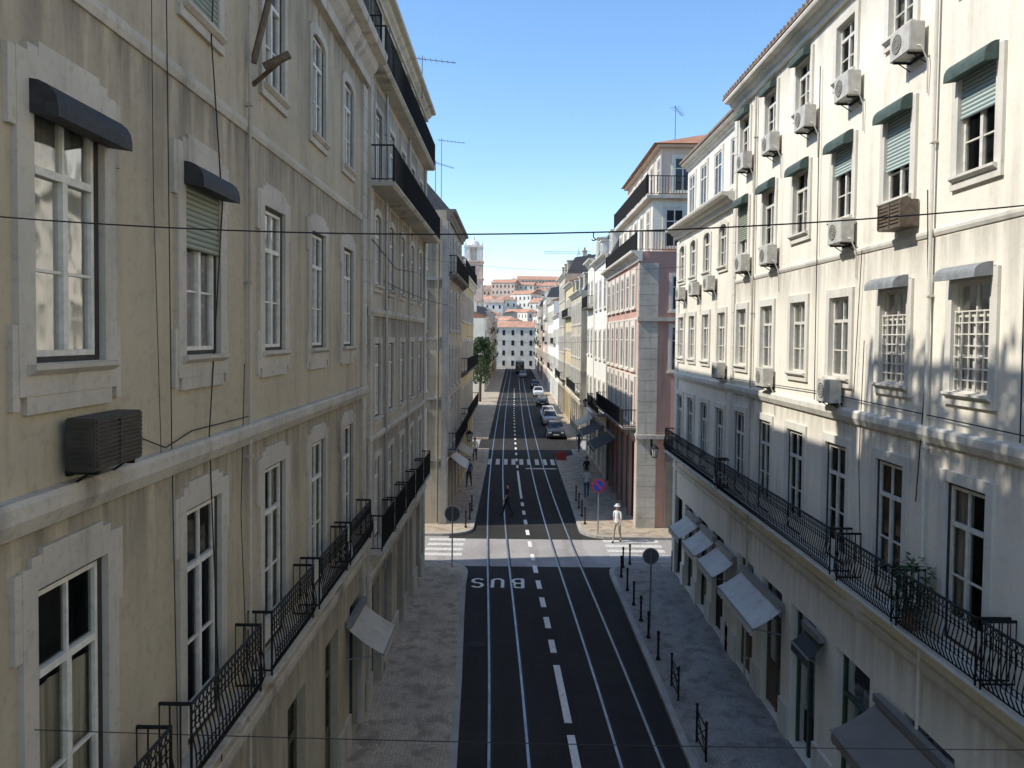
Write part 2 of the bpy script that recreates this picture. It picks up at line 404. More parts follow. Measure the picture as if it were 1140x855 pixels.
# ------------------------------------------------------------------ building parts
cache={}
def cached(key,fn):
    if key not in cache: cache[key]=fn()
    return cache[key]
def frame_mesh(w,h,style,dep,outer):
    def f():
        s=MB(); y0,y1=dep,dep+.06; a=w/2-.012
        if outer:   # dark outer frame that also paints in a shadow gap around the white sash
            t0=.055
            s.box(-a,-a+t0,y0-.01,y1,.012,h-.012,1); s.box(a-t0,a,y0-.01,y1,.012,h-.012,1)
            s.box(-a+t0,a-t0,y0-.01,y1,.012,t0,1); s.box(-a+t0,a-t0,y0-.01,y1,h-t0,h-.012,1)
            a=a-t0
        zb=.012+(.043 if outer else 0); zt=h-zb; t=.048
        s.box(-a,-a+t,y0+.002,y1-.002,zb,zt); s.box(a-t,a,y0+.002,y1-.002,zb,zt)
        s.box(-a+t,a-t,y0+.002,y1-.002,zb,zb+t); s.box(-a+t,a-t,y0+.002,y1-.002,zt-t,zt)
        tr=h*.70 if style!='french' else h*.74
        s.box(-a+t,a-t,y0-.012,y1-.003,tr-.032,tr+.032)
        lo=zb+t
        s.box(-.036,.036,y0-.008,y1-.004,lo,tr-.032)
        s.box(-.016,.016,y0+.006,y1-.008,tr+.032,zt-t)
        if style=='french':
            l2=h*.16
            s.box(-a+t,-.036,y0+.012,y1-.012,lo,l2); s.box(.036,a-t,y0+.012,y1-.012,lo,l2); lo=l2
        nb=2 if style=='grille' else 1
        for sx in (-1,1):
            x0,x1=(-a+t,-.036) if sx<0 else (.036,a-t)
            for k in range(1,nb+1):
                z=lo+(tr-lo)*k/(nb+1)*.9; s.box(x0,x1,y0+.008,y1-.01,z-.012,z+.012)
        return s.mesh('window_frame',[M['paint'],M['dwood']])
    return cached(('fr',round(w,2),round(h,2),style,dep,outer),f)
def pane_mesh(w,h,dep):
    def f():
        s=MB(); s.face([(-w/2+.05,dep+.035,.05),(w/2-.05,dep+.035,.05),(w/2-.05,dep+.035,h-.05),(-w/2+.05,dep+.035,h-.05)])
        return s.mesh('window_pane',[M['glass']])
    return cached(('pa',round(w,2),round(h,2),dep),f)
def curtain_mesh(w,h,dep,mode):
    def f():
        s=MB(); yb=dep+.25; y=dep+.10
        s.face([(-w/2+.002,yb,.0),(w/2-.002,yb,.0),(w/2-.002,yb,h),(-w/2+.002,yb,h)],1)
        for sx in(-1,1): s.face([(sx*(w/2-.003),dep+.065,0),(sx*(w/2-.003),yb,0),(sx*(w/2-.003),yb,h),(sx*(w/2-.003),dep+.065,h)],1)
        def cur(x0,x1,z0,z1):
            n=10
            for i in range(n):
                a=x0+(x1-x0)*i/n; b=x0+(x1-x0)*(i+1)/n
                ya=y+.015*math.sin(i*1.9); yb2=y+.015*math.sin((i+1)*1.9)
                s.face([(a,ya,z0),(b,yb2,z0),(b,yb2,z1),(a,ya,z1)],0)
        if mode==1: cur(-w/2+.03,w/2-.03,.03,h*.98)
        if mode==2: cur(-w/2+.03,-w*.12,.03,h*.98); cur(w*.14,w/2-.03,.03,h*.98)
        if mode==3: cur(-w/2+.03,w/2-.03,.03,h*.68)
        if mode==4: cur(-w/2+.03,-w*.02,.03,h*.98)
        return s.mesh('curtain',[M['curtain'],M['dark']],fix=False)
    return cached(('cu',round(w,2),round(h,2),dep,mode),f)
def ringpts(w,h,arch,n=8):
    if arch<=0: return [(-w/2,0),(-w/2,h),(w/2,h),(w/2,0)]
    p=[(-w/2,0),(-w/2,h-arch)]
    for i in range(1,n):
        t=math.pi*(1-i/n); p.append((w/2*math.cos(t),h-arch+arch*math.sin(t)))
    p+=[(w/2,h-arch),(w/2,0)]; return p
def surround_mesh(w,h,sw,ears,arch,mat,sill=True,pj=.05,bottom=True):
    def f():
        s=MB(); a=w-.02
        inn=ringpts(a,h-.01,arch); out=ringpts(w+2*sw,h+sw,arch*1.15 if arch else 0)
        if bottom: inn=[(x,(z if z>0 else .01)) for x,z in inn]
        n=len(inn)
        for i in range(n-1):
            (x0,z0),(x1,z1)=inn[i],inn[i+1]; (X0,Z0),(X1,Z1)=out[i],out[i+1]
            b=len(s.v)
            s.v+=[(x0,-pj,z0),(x1,-pj,z1),(X1,-pj,Z1),(X0,-pj,Z0),(x0,.11,z0),(x1,.11,z1),(X1,.11,Z1),(X0,.11,Z0)]
            for q in ((0,1,2,3),(0,4,5,1),(3,2,6,7),(1,5,6,2),(0,3,7,4),(4,7,6,5)): s.f.append(tuple(b+k for k in q)); s.m.append(0)
        if arch:
            for sx in (-1,1):
                pts=[(x,z) for x,z in inn if x*sx>=-.001 and z>=h-arch-.02]
                pts.sort(key=lambda p:p[0]*sx)
                cs=(sx*(w/2-.006),h-.006)
                for (x0,z0),(x1,z1) in zip(pts[:-1],pts[1:]): s.face([(x0,-pj+.02,z0),(x1,-pj+.02,z1),(cs[0],-pj+.02,cs[1])])
        if ears:
            e=.09
            for sx in (-1,1):
                x0=sx*(w/2+sw-.01); x1=sx*(w/2+sw+e)
                s.box(min(x0,x1),max(x0,x1),-pj+.006,.05,h*.82,h+sw-.012)
            s.box(-w*.42,w*.42,-pj+.004,.05,h+sw-.02,h+sw+.12)
            s.prism_u([(-pj+.008,h+sw),(.05,h+sw),(.05,h+sw+.07),(-pj+.008,h+sw+.07)],-w*.55,w*.55)
        if sill:
            if bottom: s.box(-w/2-sw,w/2+sw,-pj-.002,.1,-sw*1.2,.008)
            s.prism_u([(.11,.0),(-pj-.07,-.0),(-pj-.07,-.04),(-pj-.02,-.08),(.11,-.08)],-w/2-sw*.55,w/2+sw*.55)
            if ears:
                for sx in (-1,1):
                    x0=sx*(w/2+sw-.01); x1=sx*(w/2+sw+.07)
                    s.box(min(x0,x1),max(x0,x1),-pj+.007,.05,-sw*1.2-.10,h*.14)
                s.box(-w/2-sw+.1,w/2+sw-.1,-pj+.006,.05,-sw*1.2-.14,-sw*1.2+.01)
        return s.mesh('stone_surround',[mat])
    return cached(('su',round(w,2),round(h,2),sw,ears,arch,mat.name,sill,bottom),f)
def blind_mesh(w,h,ratio,dep,mat):
    def f():
        s=MB(); s.box(-w/2+.014,w/2-.014,dep-.045,dep-.018,h*(1-ratio),h-.014); s.box(-w/2+.016,w/2-.016,dep-.055,dep-.012,h*(1-ratio)-.04,h*(1-ratio)+.01)
        return s.mesh('roller_blind',[mat])
    return cached(('bl',round(w,2),round(h,2),ratio,dep,mat.name),f)
def grille_mesh(w,h,dep):
    def f():
        s=MB(); n=5
        for i in range(n+1):
            x=-w/2+.03+(w-.06)*i/n; s.box(x-.012,x+.012,dep-.05,dep-.03,.02,h*.74)
        k=7
        for i in range(k+1):
            z=.02+(h*.72)*i/k; s.box(-w/2+.014,w/2-.014,dep-.052,dep-.032,z-.01,z+.01)
        return s.mesh('security_grille',[M['paint']])
    return cached(('gr',round(w,2),round(h,2),dep),f)
def window_near(H,u,z0,w,h,style,sw=.2,ears=False,trim='trim',dep=.02,blind=0,bmat='blindg',mode=None,grille=False,sill=True,outer=True):
    arch=.16 if style=='arched' else 0
    wd=ob('window',frame_mesh(w,h,style,dep,outer),parent=H,loc=(u,0,z0))
    ob('pane',pane_mesh(w,h,dep),parent=wd)
    ob('curtain',curtain_mesh(w,h,dep,mode if mode is not None else random.choice([0,0,2,3,3,4])),parent=wd)
    if sw: ob('stone_surround',surround_mesh(w,h,sw,ears,arch,M[trim],sill,bottom=(style!='french')),parent=wd)
    if blind: ob('roller_blind',blind_mesh(w,h,blind,dep,M[bmat]),parent=wd)
    if grille: ob('security_grille',grille_mesh(w,h,dep),parent=wd)
    return wd
def farwin_mesh(w,h,trim,sw=.14,frame='paint'):
    def f():
        s=MB()
        s.box(-w/2-sw,-w/2,-.06,.02,-.02,h+sw,0); s.box(w/2,w/2+sw,-.06,.02,-.02,h+sw,0)
        s.box(-w/2,w/2,-.06,.02,h,h+sw-.003,0); s.box(-w/2-sw-.05,w/2+sw+.05,-.12,.02,-.13,-.022,0)
        s.face([(-w/2,-.012,-.02),(w/2,-.012,-.02),(w/2,-.012,h),(-w/2,-.012,h)],1)
        t=.06
        s.box(-w/2,-w/2+t,-.035,-.013,-.02,h,2); s.box(w/2-t,w/2,-.035,-.013,-.02,h,2)
        s.box(-w/2+t,w/2-t,-.035,-.013,h-t,h-.001,2); s.box(-w/2+t,w/2-t,-.035,-.013,-.019,t,2)
        s.box(-.03,.03,-.036,-.014,t,h-t,2); s.box(-w/2+t,w/2-t,-.034,-.014,h*.68-.025,h*.68+.025,2)
        return s.mesh('window',[M[trim],M['glassf'],M[frame]])
    return cached(('fw',round(w,2),round(h,2),trim,sw,frame),f)
def railing_mesh(L,proj,h=.9,sp=.12,fancy=True,name='railing',b=.009):
    def f():
        s=MB()
        def rail(p0,p1,r): s.cyl(p0,p1,r,r,4)
        segs=[((-L/2,-proj),(L/2,-proj)),((-L/2,0),(-L/2,-proj)),((L/2,-proj),(L/2,0))]
        for (x0,y0),(x1,y1) in segs:
            ln=math.hypot(x1-x0,y1-y0); n=max(2,int(ln/sp)); dx=(x1-x0)/ln; dy=(y1-y0)/ln
            fc=fancy and x0!=x1
            rail((x0,y0,h),(x1,y1,h),.022); rail((x0,y0,.07),(x1,y1,.07),.015)
            if fc: rail((x0,y0,h-.12),(x1,y1,h-.12),.010)
            for i in range(n+1):
                t=i/n; x=x0+(x1-x0)*t; y=y0+(y1-y0)*t
                if fc:
                    bw=.06
                    s.path([(x,y,.07),(x,y-bw,.22),(x,y-bw*.8,.40),(x,y,.62),(x,y,h-.12)],b,4)
                else: s.cyl((x,y,.07),(x,y,h),b,b,4,cap=False)
                if fc and i<n:
                    xm=x0+(x1-x0)*(t+.5/n); ym=y0+(y1-y0)*(t+.5/n)
                    for zc,rr,oo in ((h-.06,.048,0),(.66,.045,0),(.30,.05,.05)):
                        pts=[(xm+dx*rr*math.cos(a),ym-oo+dy*rr*math.cos(a),zc+rr*math.sin(a)) for a in [k*math.pi/3 for k in range(7)]]
                        for p,q in zip(pts[:-1],pts[1:]): s.cyl(p,q,.0075,.0075,3,cap=False)
        for x in (-L/2,L/2): s.cyl((x,-proj,0),(x,-proj,h+.02),.016,.016,6)
        return s.mesh(name,[M['iron']])
    return cached(('ra',round(L,2),proj,h,sp,fancy,b),f)
def slab_mesh(L,proj,mat,brk=True):
    def f():
        s=MB(); e=.04
        s.prism_u([(.05,.0),(-proj-e,.0),(-proj-e,-.04),(-proj+.0,-.07),(-proj+.04,-.10),(.05,-.10)],-L/2-e,L/2+e)
        n=max(2,int(L/1.1)+1)
        if brk:
            for i in range(n):
                x=-L/2+.15+(L-.3)*i/(n-1)
                s.prism_u([(.02,-.095),(-proj*.75,-.095),(-proj*.7,-.16),(-.12,-.32),(.02,-.36)],x-.06,x+.06)
        return s.mesh('balcony_slab',[mat])
    return cached(('sl',round(L,2),proj,mat.name,brk),f)
def balcony(H,u,z,L,proj=.6,fancy=True,trim='trim',sp=.12,b=.009,brk=True):
    e=ob('balcony',slab_mesh(L,proj,M[trim],brk),parent=H,loc=(u,0,z))
    ob('railing',railing_mesh(L,proj,.9,sp,fancy,b=b),parent=e)
    return e
def wallmesh(L,H,D,openings,mat,depth=.4,z0=0):
    us=sorted(set([0,L]+[round(o[0],4) for o in openings]+[round(o[1],4) for o in openings]))
    zs=sorted(set([z0,H]+[round(o[2],4) for o in openings]+[round(o[3],4) for o in openings]))
    s=MB()
    for a,b in zip(us[:-1],us[1:]):
        for c,d in zip(zs[:-1],zs[1:]):
            um=(a+b)/2; zm=(c+d)/2
            if any(o[0]<um<o[1] and o[2]<zm<o[3] for o in openings): continue
            s.face([(a,0,c),(b,0,c),(b,0,d),(a,0,d)])
    for o in openings:
        a,b,c,d=o[:4]
        s.face([(a,0,c),(a,0,d),(a,depth,d),(a,depth,c)]); s.face([(b,0,c),(b,depth,c),(b,depth,d),(b,0,d)])
        s.face([(a,0,c),(a,depth,c),(b,depth,c),(b,0,c)]); s.face([(a,0,d),(b,0,d),(b,depth,d),(a,depth,d)])
    s.face([(0,0,z0),(0,0,H),(0,D,H),(0,D,z0)]); s.face([(L,0,z0),(L,D,z0),(L,D,H),(L,0,H)])
    s.face([(0,D,z0),(0,D,H),(L,D,H),(L,D,z0)]); s.face([(0,0,H),(L,0,H),(L,D,H),(0,D,H)])
    return s.mesh('wall',[mat],fix=False)
def shop_mesh(w,h,k):
    def f():
        s=MB(); y=.16; a=w/2-.004
        s.face([(-a,.36,.0),(a,.36,0),(a,.36,h),(-a,.36,h)],1)
        t=.08
        s.box(-a,-a+t,y,y+.07,0.002,h-.003,0); s.box(a-t,a,y,y+.07,0.002,h-.003,0); s.box(-a+t,a-t,y,y+.07,h-t,h-.003,0)
        s.box(-a+t,a-t,y,y+.07,h*.72-.04,h*.72+.04,0); s.box(-.05,.05,y-.005,y+.065,.0,h*.72-.04,0)
        if k==0: s.box(-a+t,a-t,y+.02,y+.05,.003,h*.35,0)
        if k==2: s.box(-a+t,a-t,y+.02,y+.05,.003,h*.71,0)
        s.face([(-a+t,y+.04,h*.3),(a-t,y+.04,h*.3),(a-t,y+.04,h-t),(-a+t,y+.04,h-t)],2)
        return s.mesh('shop_door',[(M['wood'],M['paintg'],M['iron'])[k],M['dark'],M['glass']])
    return cached(('sh',round(w,2),round(h,2),k),f)
class House:
    def __init__(s,label,side,X,y0,y1,H,D,wall,trim='trim',cat='building',group=None):
        s.side=side;s.X=X;s.y0=y0;s.y1=y1;s.H=H;s.D=D;s.L=y1-y0;s.wall=wall;s.trim=trim;s.op=[]
        if side=='L': loc=(X,y0,0);rz=rad(90)
        elif side=='R': loc=(X,y1,0);rz=rad(-90)
        else: loc=(X,y0,0);rz=0
        s.e=ob('townhouse',None,loc=loc,rz=rz,label=label,cat=cat,group=group)
    def U(s,Y): return Y-s.y0 if s.side=='L' else (s.y1-Y)
    def part(s,name,mb,mats,loc=(0,0,0)): return ob(name,mb.mesh(name,mats),parent=s.e,loc=loc)
    def windows(s,Ys,z0,z1,w,style,per=None,**kw):
        for i,Y in enumerate(Ys):
            k=dict(kw)
            if per and i in per: k.update(per[i])
            u=s.U(Y); s.op.append((u-w/2,u+w/2,z0,z1)); window_near(s.e,u,z0,w,z1-z0,style,trim=s.trim,**k)
    def shops(s,Ys,w,h,ks=None):
        for i,Y in enumerate(Ys):
            u=s.U(Y); s.op.append((u-w/2,u+w/2,.13,h)); ob('shop_door',shop_mesh(w,h-.13,(ks[i] if ks else random.randrange(3))),parent=s.e,loc=(u,0,.13))
    def far(s,Ys,z0,z1,w,trim=None,frame='paint',y=0,sw=.14):
        for Y in Ys: ob('window',farwin_mesh(w,z1-z0,trim or s.trim,sw,frame),parent=s.e,loc=(s.U(Y),y,z0))
    def finish(s): ob('wall',wallmesh(s.L,s.H,s.D,s.op,M[s.wall]),parent=s.e)
    def band(s,z0,z1,pj=.1,name='string_course',mat=None,y0=0,ends=.0):
        b=MB(); h=z1-z0
        b.prism_u([(.05+y0,z0),(-pj*.5+y0,z0),(-pj+y0,z0+h*.45),(-pj+y0,z0+h*.85),(-pj*.8+y0,z1),(.05+y0,z1+.01)],-ends,s.L+ends)
        s.part(name,b,[M[mat or s.trim]])
    def cornice(s,z,pj=.45,h=.5,mat=None,ends=0,y0=0,name='cornice'):
        b=MB()
        b.prism_u([(.06+y0,z-h),(-pj*.25+y0,z-h),(-pj*.25+y0,z-h*.7),(-pj*.5+y0,z-h*.5),(-pj*.6+y0,z-h*.3),(-pj*.95+y0,z-h*.22),(-pj+y0,z-h*.08),(-pj+y0,z+.012),(.06+y0,z+.012)],-ends,s.L+ends)
        s.part(name,b,[M[mat or s.trim]])
    def mansard(s,z0,z1,back,mat='slate',ov=0,ridge=1.0):
        b=MB(); D=s.D
        b.prism_u([(ov,z0+.014),(back,z1),(D/2,z1+ridge),(D-.3,z1),(D-.3,z0+.014)],.03,s.L-.03)
        s.part('roof',b,[M[mat]])
    def eaves(s,z,ov=.35,rise=2.2,mat='tile2',edge=True):
        b=MB(); D=s.D
        b.prism_u([(-ov,z+.015),(-ov,z+.08),(D/2,z+rise),(D,z+.1),(D,z+.015)],-.1 if edge else 0,s.L+(.1 if edge else 0))
        s.part('roof',b,[M[mat]])
        if not edge: return
        n=int(s.L/.24); b=MB()
        for i in range(n):
            x=(i+.5)*s.L/n; b.cyl((x,-ov-.02,z+.085),(x,.4,z+.085+ (rise-.1)/(D/2+ov)*(.42+ov)),.05,.05,6)
        s.part('roof_tile_edge',b,[M[mat]])
    def pipe(s,Y,z0,z1,mat='steel',r=.05):
        b=MB(); u=s.U(Y); b.cyl((u,-.07,z0),(u,-.07,z1),r,r,8)
        z=z0+.5
        while z<z1: b.box(u-r-.015,u+r+.015,-.07-r-.01,.02,z,z+.03); z+=2.4
        s.part('drainpipe',b,[M[mat]])
    def cable(s,pts,r=.012):
        b=MB(); b.path([(s.U(Y),-.06,z) for Y,z in pts],r,5); s.part('wall_cable',b,[M['rubber']])
    def plinth(s,z=.9,pj=.06):
        x=0
        for o in [o for o in sorted(s.op,key=lambda o:o[0]) if o[2]<.5]+[(s.L+.01,0,0,0)]:
            if o[0]-x>.08: b=MB(); b.box(x,o[0]-.01,-pj,.03,.0,z); s.part('plinth',b,[M[s.trim]])
            x=o[1]+.01
    def pilaster(s,Y,w,z0,z1,pj=.07,mat=None,courses=True):
        b=MB(); u=s.U(Y)
        if courses:
            z=z0
            while z<z1-.05:
                zz=min(z+.52,z1); b.box(u-w/2,u+w/2,-pj,.03,z,zz-.018); z=zz
            b.box(u-w/2+.015,u+w/2-.015,-pj+.015,.03,z0,z1)
        else: b.box(u-w/2,u+w/2,-pj,.03,z0,z1)
        s.part('pilaster',b,[M[mat or s.trim]])
    def dormers(s,Ys,z0,h=1.5,w=1.1,yf=.35,back=1.8):
        for Y in Ys:
            u=s.U(Y); b=MB()
            b.box(u-w/2,u+w/2,yf,back,z0,z0+h,0)
            b.prism_u([(yf-.15,z0+h+.003),(yf-.15,z0+h+.1),(back,z0+h+.22),(back,z0+h+.003)],u-w/2-.12,u+w/2+.12,1)
            d=s.part('dormer',b,[M[s.wall],M[s.trim]])
            ob('window',farwin_mesh(w*.62,h*.78,s.trim),parent=d,loc=(u,yf,z0+.15))
    def chimneys(s,Ys,y,z0,z1,w=.9):
        for Y in Ys:
            u=s.U(Y); b=MB(); b.box(u-w/2,u+w/2,y,y+.5,z0,z1,0); b.box(u-w/2-.06,u+w/2+.06,y-.06,y+.56,z1,z1+.12,0)
            for k in (-.25,.25): b.cyl((u+k*w,y+.25,z1+.12),(u+k*w,y+.25,z1+.5),.11,.09,8,1)
            s.part('chimney',b,[M[s.wall],M['tile2']])

# ---- LEFT 1
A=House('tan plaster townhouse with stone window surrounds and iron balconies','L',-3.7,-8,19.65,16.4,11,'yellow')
Y5=[3.8,6.6,9.4,12.2,14.93,17.6]
A.windows(Y5,13.25,15.1,1.0,'arched',sw=.16,per={2:dict(blind=.95),1:dict(blind=.8)})
A.windows(Y5,9.35,11.5,1.06,'casement',sw=.20,ears=True,per={1:dict(mode=1),2:dict(blind=.42,mode=1),3:dict(mode=2),4:dict(mode=4),5:dict(mode=3)})
A.windows(Y5,4.85,7.62,1.08,'french',sw=.18,ears=True,sill=False,per={1:dict(mode=3),2:dict(mode=0),3:dict(mode=2)})
A.shops([5.2,8.0,10.8,13.6,16.25,18.6],1.15,3.35)
A.finish(); A.band(8.08,8.36,.12,mat='band'); A.band(3.95,4.2,.08,mat='band'); A.band(12.35,12.5,.05); A.cornice(16.4,.55,.75); A.plinth()
A.mansard(16.4,19.0,1.0,'slate',.55,.6); A.dormers(Y5,16.45,2.0,1.2,.75,2.2)
A.pilaster(19.4,.5,.0,15.6,.07)
A.chimneys([5.5,14.0],1.6,18.6,20.6,.9)  # chimneys added out of view to throw shadow across the street
ob('terrace_railing',railing_mesh(16,.05,1.0,.2,True,b=.02),parent=A.e,loc=(A.U(5.0),1.2,19.05))  # unseen railing added to break up sunlight on the opposite facade
s=MB()
for Yp in (7.2,9.2,11.2,13.0):
    for yy in (1.5,3.2): s.box(A.U(Yp)-.06,A.U(Yp)+.06,yy-.06,yy+.06,19.0,21.2)
for yy in (1.5,3.2): s.box(A.U(7.0),A.U(13.2),yy-.05,yy+.05,21.2,21.34)
k=7.1
while k<13.2: s.box(A.U(k)-.06,A.U(k)+.06,1.2,3.5,21.345,21.47); k+=.5
for z in (19.9,20.5): s.box(A.U(7.2),A.U(13.0),1.44,1.48,z,z+.07)
A.part('shadow_pergola',s,[M['wood']])  # invented roof structure, out of view, dapples the sun on the right wall
for Yc in Y5: balcony(A.e,A.U(Yc),4.8,2.3,.34,sp=.105,b=.010)
balcony(A.e,A.U(11.0),16.42,17,.42,False,sp=.14,trim='band',b=.009)
A.pipe(10.95,0.2,15.7,'band',.022)
A.cable([(9.9,16),(9.6,13.1),(9.95,11.2),(9.5,8.4),(9.9,4)],.008); A.cable([(8.35,14.5),(8.45,8.5),(8.6,4.2)],.006); A.cable([(7.6,8.62),(8.3,8.4),(9.0,8.5),(10.9,8.47)],.008); A.cable([(10.75,9.2),(10.6,7.2),(10.9,4.3)],.006); A.cable([(8.0,16),(8.05,11),(8.2,8.3)],.004)
def canopy_mesh(w,mat,pj=.34,h=.42):
    def f():
        s=MB(); prof=[(-.0,0),(-pj,-.03)]
        for i in range(6):
            t=math.pi/2*i/5; prof.append((-pj*math.cos(t)*.99,.05+ h*math.sin(t)))
        s.prism_u(prof,-w/2,w/2)
        return s.mesh('window_canopy',[mat])
    return cached(('cn',round(w,2),mat.name,pj,h),f)
for Yc in (6.6,9.4):
    ob('window_canopy',canopy_mesh(1.16,M['shutter'],.22,.20),loc=(-3.65,Yc,11.25),rz=rad(90),label='dark metal canopy box over a casement window',cat='canopy',group='window canopies')
# ---- LEFT 2
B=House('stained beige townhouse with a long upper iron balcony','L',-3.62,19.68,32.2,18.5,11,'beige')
YB=[20.95,23.25,25.6,28.0,30.4]
B.windows(YB,16.45,18.0,.85,'casement',sw=.12)
B.windows(YB,13.5,15.4,.95,'casement',sw=.14); B.windows(YB,10.9,12.75,.95,'arched',sw=.15); B.windows(YB,7.45,9.4,.95,'casement',sw=.15); B.windows(YB,4.25,6.4,.98,'french',sw=.14,sill=False)
B.shops(YB,1.2,3.1)
B.finish(); B.band(6.85,7.05,.08,mat='band'); B.band(10.1,10.3,.08,mat='band'); B.band(3.35,3.6,.12,mat='band'); B.cornice(18.5,.4,.35,mat='band'); B.plinth()
B.mansard(18.5,19.3,1.5,'tile2',.2,.5)
B.pilaster(31.9,.55,0,17.9,.07); B.pilaster(20.0,.4,0,17.9,.05)
balcony(B.e,B.L/2,13.4,B.L-.3,.6,False,sp=.13,trim='band',b=.009,brk=False); balcony(B.e,B.L/2,16.3,B.L-.3,.38,False,sp=.13,trim='band',b=.009,brk=False)
for Yc in YB: balcony(B.e,B.U(Yc),4.15,2.0,.34,False,sp=.10)
B.pipe(22.1,.2,18,r=.035); B.pipe(26.9,.2,18,'band',.04)
B.cable([(19.9,12),(24,11.6),(29,11.9)],.012)
def local(o,H):
    o.parent=H.e; o.matrix_parent_inverse=Matrix.LocRotScale(H.e.location,H.e.rotation_euler.to_quaternion(),None).inverted(); return o
# ---- LEFT far block
XC=-3.35
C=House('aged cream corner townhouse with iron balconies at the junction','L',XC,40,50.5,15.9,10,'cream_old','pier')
YC=[41.6,43.9,46.3,48.8]
C.far(YC,13.0,14.9,1,); C.far(YC,9.9,11.9,1); C.far(YC,6.9,9.0,1); C.far(YC,3.9,6.2,1); C.shops(YC,1.3,3.0); C.finish(); C.cornice(15.9,.4,.5,ends=.25,mat='soffit'); C.band(3.3,3.5,.1,ends=.05); C.band(6.4,6.55,.06,ends=.04);C.band(12.4,12.6,.08,ends=.05)
C.mansard(15.9,17.4,1.2,'slate',-.1,.4); C.pilaster(40.25,.45,0,15.4,.05,courses=False)
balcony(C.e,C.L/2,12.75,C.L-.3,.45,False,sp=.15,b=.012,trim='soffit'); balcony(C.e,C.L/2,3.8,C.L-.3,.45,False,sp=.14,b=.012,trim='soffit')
q=MB(); q.box(XC-.28,XC-.003,39.95,40.02,.1,15.4)
for z in (3.3,6.4,9.4,12.4): q.box(XC-1.8,XC-.282,39.96,40.02,z,z+.16)
local(ob('corner_pilaster',q.mesh('corner_pilaster',[M['pier']])),C)
for z in (13.0,9.9,6.9,3.9):
    for x in (-5.0,-7.4): local(ob('window',farwin_mesh(1,1.9,'pier'),loc=(x,40,z)),C)
q=MB(); q.cyl((XC-.45,39.9,.2),(XC-.45,39.9,15.3),.05,.05,8); local(ob('drainpipe',q.mesh('drainpipe',[M['soffit']])),C)
C2=House('ochre townhouse with a railed roof terrace','L',XC,50.55,65.5,13.6,10,'ochre','trimw')
YC2=[51.8+i*2.3 for i in range(6)]
for a,b2 in ((10.6,12.4),(7.4,9.3),(4.2,6.2)): C2.far(YC2,a,b2,1)
C2.shops(YC2,1.3,3.1); C2.finish(); C2.cornice(13.6,.35,.5); C2.mansard(13.6,15.4,1.2,'slate',.2,.4); balcony(C2.e,C2.L/2,13.62,C2.L-.3,.25,False,sp=.18,b=.010,trim='band'); balcony(C2.e,C2.L/2,4.1,C2.L-.3,.45,False,sp=.16,b=.012,trim='soffit'); C2.dormers(YC2[::2],13.7,1.4); balcony(C2.e,C2.L/2,7.3,C2.L-.3,.4,False,sp=.18,b=.012,trim='soffit')

# ---- RIGHT 1
R=House('cream townhouse with air conditioners, stone surrounds and balconies','R',6.6,-6,24.1,16.7,11,'cream','trimw')
YR=[9.2,11.5,13.85,16.15,18.5,20.8,23.1]
dk=dict(dep=.05,outer=False)
R.windows(YR,14.9,16.0,.9,'casement',sw=.15,**dk)
R.windows(YR,12.05,13.5,.95,'casement',sw=.16,per={1:dict(blind=.4,bmat='blindw',mode=0),2:dict(blind=.6,bmat='blindw',mode=0),3:dict(blind=.35,bmat='blindw',mode=0),5:dict(mode=0),6:dict(blind=.7,bmat='blindg')},**dk)
R.windows(YR,8.85,10.48,.98,'casement',sw=.16,per={1:dict(grille=True,mode=0),2:dict(grille=True,mode=0),0:dict(grille=True),3:dict(mode=0),4:dict(mode=2),5:dict(mode=0)},**dk)
R.windows(YR,5.1,7.5,1.05,'french',sw=.16,sill=False,dep=.02,outer=True,per={0:dict(mode=0),1:dict(mode=4),2:dict(mode=0),3:dict(mode=0),4:dict(mode=0),5:dict(mode=2),6:dict(mode=0)})
R.shops([9.9,12.4,15.2,17.8,20.0,22.3],1.55,3.4)
R.finish(); R.band(8.0,8.26,.11); R.band(4.3,4.5,.08); R.band(11.25,11.36,.04); R.cornice(16.7,.4,.35); R.eaves(16.72,.42,2.0); R.plinth()
R.pilaster(23.95,.28,0,16.2,.06)
for Yc in YR[:3]: balcony(R.e,R.U(Yc),5.05,2.18,.45,trim='trimw',sp=.10,b=.010)
balcony(R.e,R.U(19.65),5.05,8.6,.42,trim='trimw',sp=.105,b=.010)
R.pipe(12.6,.2,16.2,'trimw',.03); R.pipe(21.95,.2,16.2,'band',.03)
R.cable([(12.75,12),(12.6,9.5),(12.85,7)],.010); R.cable([(17.4,15.5),(17.3,8.3)],.010); R.cable([(24,8.42),(17,8.5),(10,8.4)],.010); R.cable([(15.1,11.3),(15.3,8.6)],.008); R.cable([(14.9,9.6),(15.0,7.3),(14.8,5.3)],.008); R.cable([(10.3,14),(10.25,8.3)],.01)
for i,Yc in enumerate(YR):
    if i: ob('window_canopy',canopy_mesh(1.04,M['greencan'],.20,.20),loc=(6.55,Yc,13.46),rz=rad(-90),label='dark green canvas canopy above a window',cat='canopy',group='window canopies')
    if i in (4,5,6): ob('window_canopy',canopy_mesh(.95,M['greencan'],.17,.17),loc=(6.55,Yc,16.0),rz=rad(-90),label='dark green canvas canopy above a window',cat='canopy',group='window canopies')
    if i in (1,2): ob('window_canopy',canopy_mesh(1.08,M['greycan'],.26,.14),loc=(6.55,Yc,10.52),rz=rad(-90),label='faded grey canopy above a grilled window',cat='canopy',group='window canopies')
